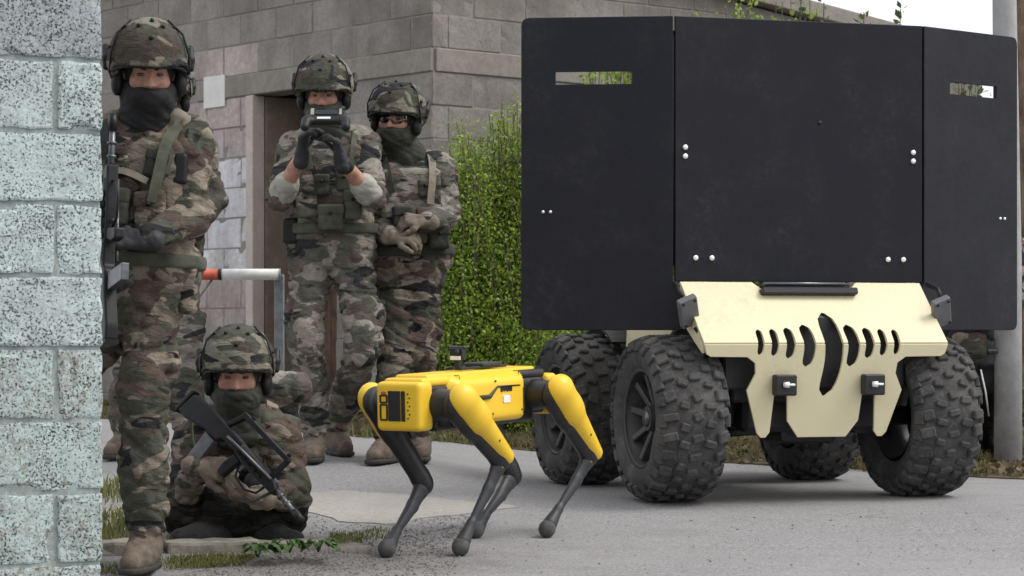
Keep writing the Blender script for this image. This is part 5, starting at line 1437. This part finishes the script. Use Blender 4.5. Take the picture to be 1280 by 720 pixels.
# B: sitting low behind the kerb
sit = .045
B = dict(pel=P(300, 634, 9.02), neck=P(297, 531, 8.64), head=P(297, 470, 8.55), hf=V(.07, -1, -.1), shL=P(243, 556, 8.64), shR=P(352, 550, 8.64),
         elL=P(228, 618, 8.52), elR=P(368, 618, 8.55), wrL=P(249, 583, 8.27), wrR=P(322, 622, 8.26), hdL=V(.9, -.25, -.1), hdR=V(-1, -.12, .15), pnL=V(.2, .9, -.5), pnR=V(0, .3, 1), thL=-1, thR=-1, cuL=.9, cuR=.8,
         hipL=P(272, 640, 8.98), hipR=P(328, 640, 8.98), knL=P(232, 648, 8.55), knR=P(356, 640, 8.58), anL=P(322, 660, 8.52), anR=P(278, 658, 8.5), toL=V(.8, -.5, .1), toR=V(-.8, -.5, .1))
b_ = Person(B, 'soldier sitting low behind the kerb in helmet and olive gaiter, aiming a rifle downwards', 33.0, trousers='camo_shaded', gl='glove_brown', ground=sit, boots='black_cloth')
b_.strap([b_.T(.095, .60, .15), b_.T(.115, .85, .135), b_.T(.125, 1.05, .03), b_.T(.12, .95, -.12)], .045, 'tan_strap', 'shoulder_strap')
b_.solid('buckle', lambda S: S.box(b_.T(.105, .74, .158), (.02, .015, .006), rot_to(b_.rt, b_.up, b_.fw), .004), .0045, 'tan_strap')
b_.pouch(.09, .42, .15, .045, .05, .03, 'olive_dark'); b_.pouch(-.05, .42, .15, .045, .05, .03, 'olive_dark')
b_.solid('shoulder_roll', lambda S: S.cone(b_.T(.10, 1.06, .0), b_.T(.20, .98, -.02), .035, .028, .02), .008, 'olive', folds(.006, 16, 16, 8))
pack('pale khaki pack on the back of the sitting soldier', P(338, 520, 8.90), V(.11, .12, .07), rot_to(b_.rt, nrm(V(0, -.3, 1)), np.cross(b_.rt, nrm(V(0, -.3, 1)))), 'camo_pale', True, 3)
rifle('black bullpup rifle held slanting down by the sitting soldier behind the kerb', P(240, 497, 8.36), P(377, 652, 8.02), V(.72, -.1, .62))

# C: standing, looking down into a hand-held controller
C_ = dict(pel=P(414, 302, 11.06), neck=P(413, 168, 11.05), head=P(405, 118, 10.97), hf=V(-.04, -.95, -.2), shL=P(370, 186, 11.04), shR=P(454, 182, 11.06),
          elL=P(350, 246, 10.88), elR=P(466, 247, 10.88), wrL=P(377, 194, 10.70), wrR=P(426, 200, 10.70), hdL=V(.12, -.2, 1), hdR=V(-.22, -.2, 1), pnL=V(1, -.2, 0), pnR=V(-1, -.2, 0), thL=1, thR=-1, cuL=.85, cuR=.85,
          hipL=P(389, 320, 11.06), hipR=P(440, 320, 11.06), knL=P(383, 424, 10.98), knR=P(455, 428, 10.95), anL=AN(393, 11.03), anR=AN(421, 11.4), toL=V(.0, -1, 0), toR=V(.35, -1, 0))
c_ = Person(C_, 'standing soldier with bare forearms looking down into a hand-held controller', 72.0, 'camo_pale', 'camo_pale', gaiter='olive_dark', gl='glove_black', rolled=True)
for (u, v_, w_, hx, hy, hz_, mt, tl) in [(-.11, .36, .14, .05, .07, .035, 'camo_pale', .1), (.0, .22, .15, .06, .06, .03, 'olive', 0), (.10, .34, .14, .04, .07, .03, 'olive', 0), (-.04, .52, .15, .035, .05, .025, 'olive_dark', 0), (.06, .56, .15, .035, .05, .025, 'olive', 0)]:
    c_.pouch(u, v_, w_, hx, hy, hz_, mt, tilt=tl)
c_.solid('radio_pouch', lambda S: S.box(c_.T(-.185, .10, .06), (.035, .06, .04), rot_to(c_.rt, c_.up, c_.fw), .015), .008, 'clip')
c_.solid('belt', lambda S: S.cone(c_.T(-.09, .115, 0), c_.T(.09, .115, 0), .132, .132, .05).cut_plane(c_.T(0, .17, 0), c_.up).cut_plane(c_.T(0, .07, 0), -c_.up), .0085, 'olive')
for a, kp_ in (('L', C_['knL']), ('R', C_['knR'])):
    c_.solid('knee_pad', lambda S: S.cone(kp_ + V(0, -.045, .05), kp_ + V(0, -.045, -.06), .06, .055, .03), .008, 'camo_pale', folds(.004, 16, 18, 6))
pack('grey green pack on the right side of the soldier with the controller', P(472, 248, 11.30), V(.15, .20, .11), rot_to(c_.rt, c_.up, c_.fw), 'olive', False, 6)
# the controller
cc = P(408, 147, 10.60)
ctl = tag(empty('handheld_controller', cc), 'dark hand-held controller with screen held up by the soldier with bare forearms', 'controller')
Rt = Matrix.Rotation(math.radians(-38), 3, 'X')
S = Solid(); RtN = np.array(Rt)
S.box(cc, (.09, .016, .036), RtN, .012).cone(cc + RtN @ V(-.085, -.01, -.03), cc + RtN @ V(-.09, -.02, -.075), .024, .02, .02).cone(cc + RtN @ V(.085, -.01, -.03), cc + RtN @ V(.09, -.02, -.075), .024, .02, .02)
S.mesh('casing', .006, M['clip'], ctl, cc)
Mf = lambda u, v_, w_: tuple(RtN @ V(u, v_, w_))
box('screen', Mf(0, .019, .012), (.062, .003, .034), M['screen'], ctl, Rt, .001)
box('rear_label', Mf(-.01, -.0175, -.018), (.03, .002, .006), M['label'], ctl, Rt, .001)
box('rear_window', Mf(0, -.0175, .016), (.05, .002, .014), M['screen'], ctl, Rt, .001)
box('edge_trim', Mf(-.062, -.017, .02), (.008, .003, .02), M['undershirt'], ctl, Rt, .002)
box('edge_trim', Mf(.062, -.017, .02), (.006, .003, .018), M['undershirt'], ctl, Rt, .002)
for u in (-1, 1): tube('joystick', [Mf(u * .08, .016, .02), Mf(u * .08, .034, .02)], [.006, .01], M['clip'], ctl, 10)
tube('antenna', [Mf(.05, 0, .045), Mf(.075, .01, .065)], .012, M['clip'], ctl, 10)

# D: behind C, hands at the belt
D = dict(pel=P(511, 330, 11.25), neck=P(507, 199, 11.25), head=P(496, 150, 11.17), hf=V(-.26, -.95, -.06), shL=P(474, 214, 11.22), shR=P(549, 212, 11.28),
         elL=P(466, 282, 11.2), elR=P(559, 268, 11.22), wrL=P(492, 296, 11.0), wrR=P(532, 277, 11.0), hdL=V(.8, -.3, 0), hdR=V(-1, -.2, .1), pnL=V(0, .6, -.8), pnR=V(0, .6, -.8), thL=-1, thR=1,
         hipL=P(494, 346, 11.25), hipR=P(527, 346, 11.27), knL=P(495, 440, 11.14), knR=P(524, 442, 11.2), anL=AN(484, 11.0), anR=AN(524, 11.25), toL=V(-.35, -1, 0), toR=V(.1, -1, 0))
d_ = Person(D, 'soldier standing furthest right in front of the shrub, face turned, hands at the belt', 88.0, 'camo_pale', 'camo', gaiter='olive_dark', gl='glove_brown', roll=-.06, eyewear=True)
for (u, v_, w_, hx, hy, hz_, mt) in [(.06, .40, .15, .045, .06, .03, 'camo_pale'), (-.05, .42, .15, .045, .06, .03, 'olive_dark'), (.12, .24, .13, .05, .055, .04, 'olive_dark'), (.06, .70, .14, .03, .045, .02, 'olive')]: d_.pouch(u, v_, w_, hx, hy, hz_, mt)
d_.strap([d_.T(.08, .55, .16), d_.T(.10, .85, .14), d_.T(.11, 1.03, .03), d_.T(.1, .95, -.12)], .04, 'tan_strap', 'shoulder_strap')
d_.solid('belt', lambda S: S.cone(d_.T(-.09, .115, 0), d_.T(.09, .115, 0), .132, .132, .05).cut_plane(d_.T(0, .17, 0), d_.up).cut_plane(d_.T(0, .07, 0), -d_.up), .0085, 'olive_dark')

# F: crouching behind the vehicle at the right
Ff = dict(pel=P(1220, 408, 12.15), neck=P(1226, 292, 11.95), head=P(1226, 240, 11.86), hf=V(0, -1, -.1), shL=P(1186, 308, 11.97), shR=P(1262, 308, 11.97),
          elL=P(1176, 372, 11.85), elR=P(1270, 372, 11.85), wrL=P(1200, 380, 11.65), wrR=P(1250, 380, 11.65), hdL=V(.6, -.6, 0), hdR=V(-.6, -.6, 0), pnL=V(0, 0, -1), pnR=V(0, 0, -1), thL=-1, thR=1,
          hipL=P(1202, 425, 12.1), hipR=P(1236, 425, 12.1), knL=P(1203, 478, 11.75), knR=P(1240, 476, 11.8), anL=AN(1204, 12.05), anR=AN(1238, 12.1), toL=V(-.1, -1, 0), toR=V(.1, -1, 0))
Solid.COARSE = 1.35
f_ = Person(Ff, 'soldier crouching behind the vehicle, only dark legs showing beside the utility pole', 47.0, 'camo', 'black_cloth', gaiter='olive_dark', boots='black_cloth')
f_.solid('hip_bag', lambda S: S.box(P(1212, 432, 11.72), (.09, .06, .065), None, .04), .009, 'camo', folds(.007, 12, 14, 2))
tube('lanyard', [P(1226, 462, 11.66) - f_.o, P(1232, 490, 11.64) - f_.o, P(1236, 520, 11.7) - f_.o], .004, M['label'], f_.root, 6)
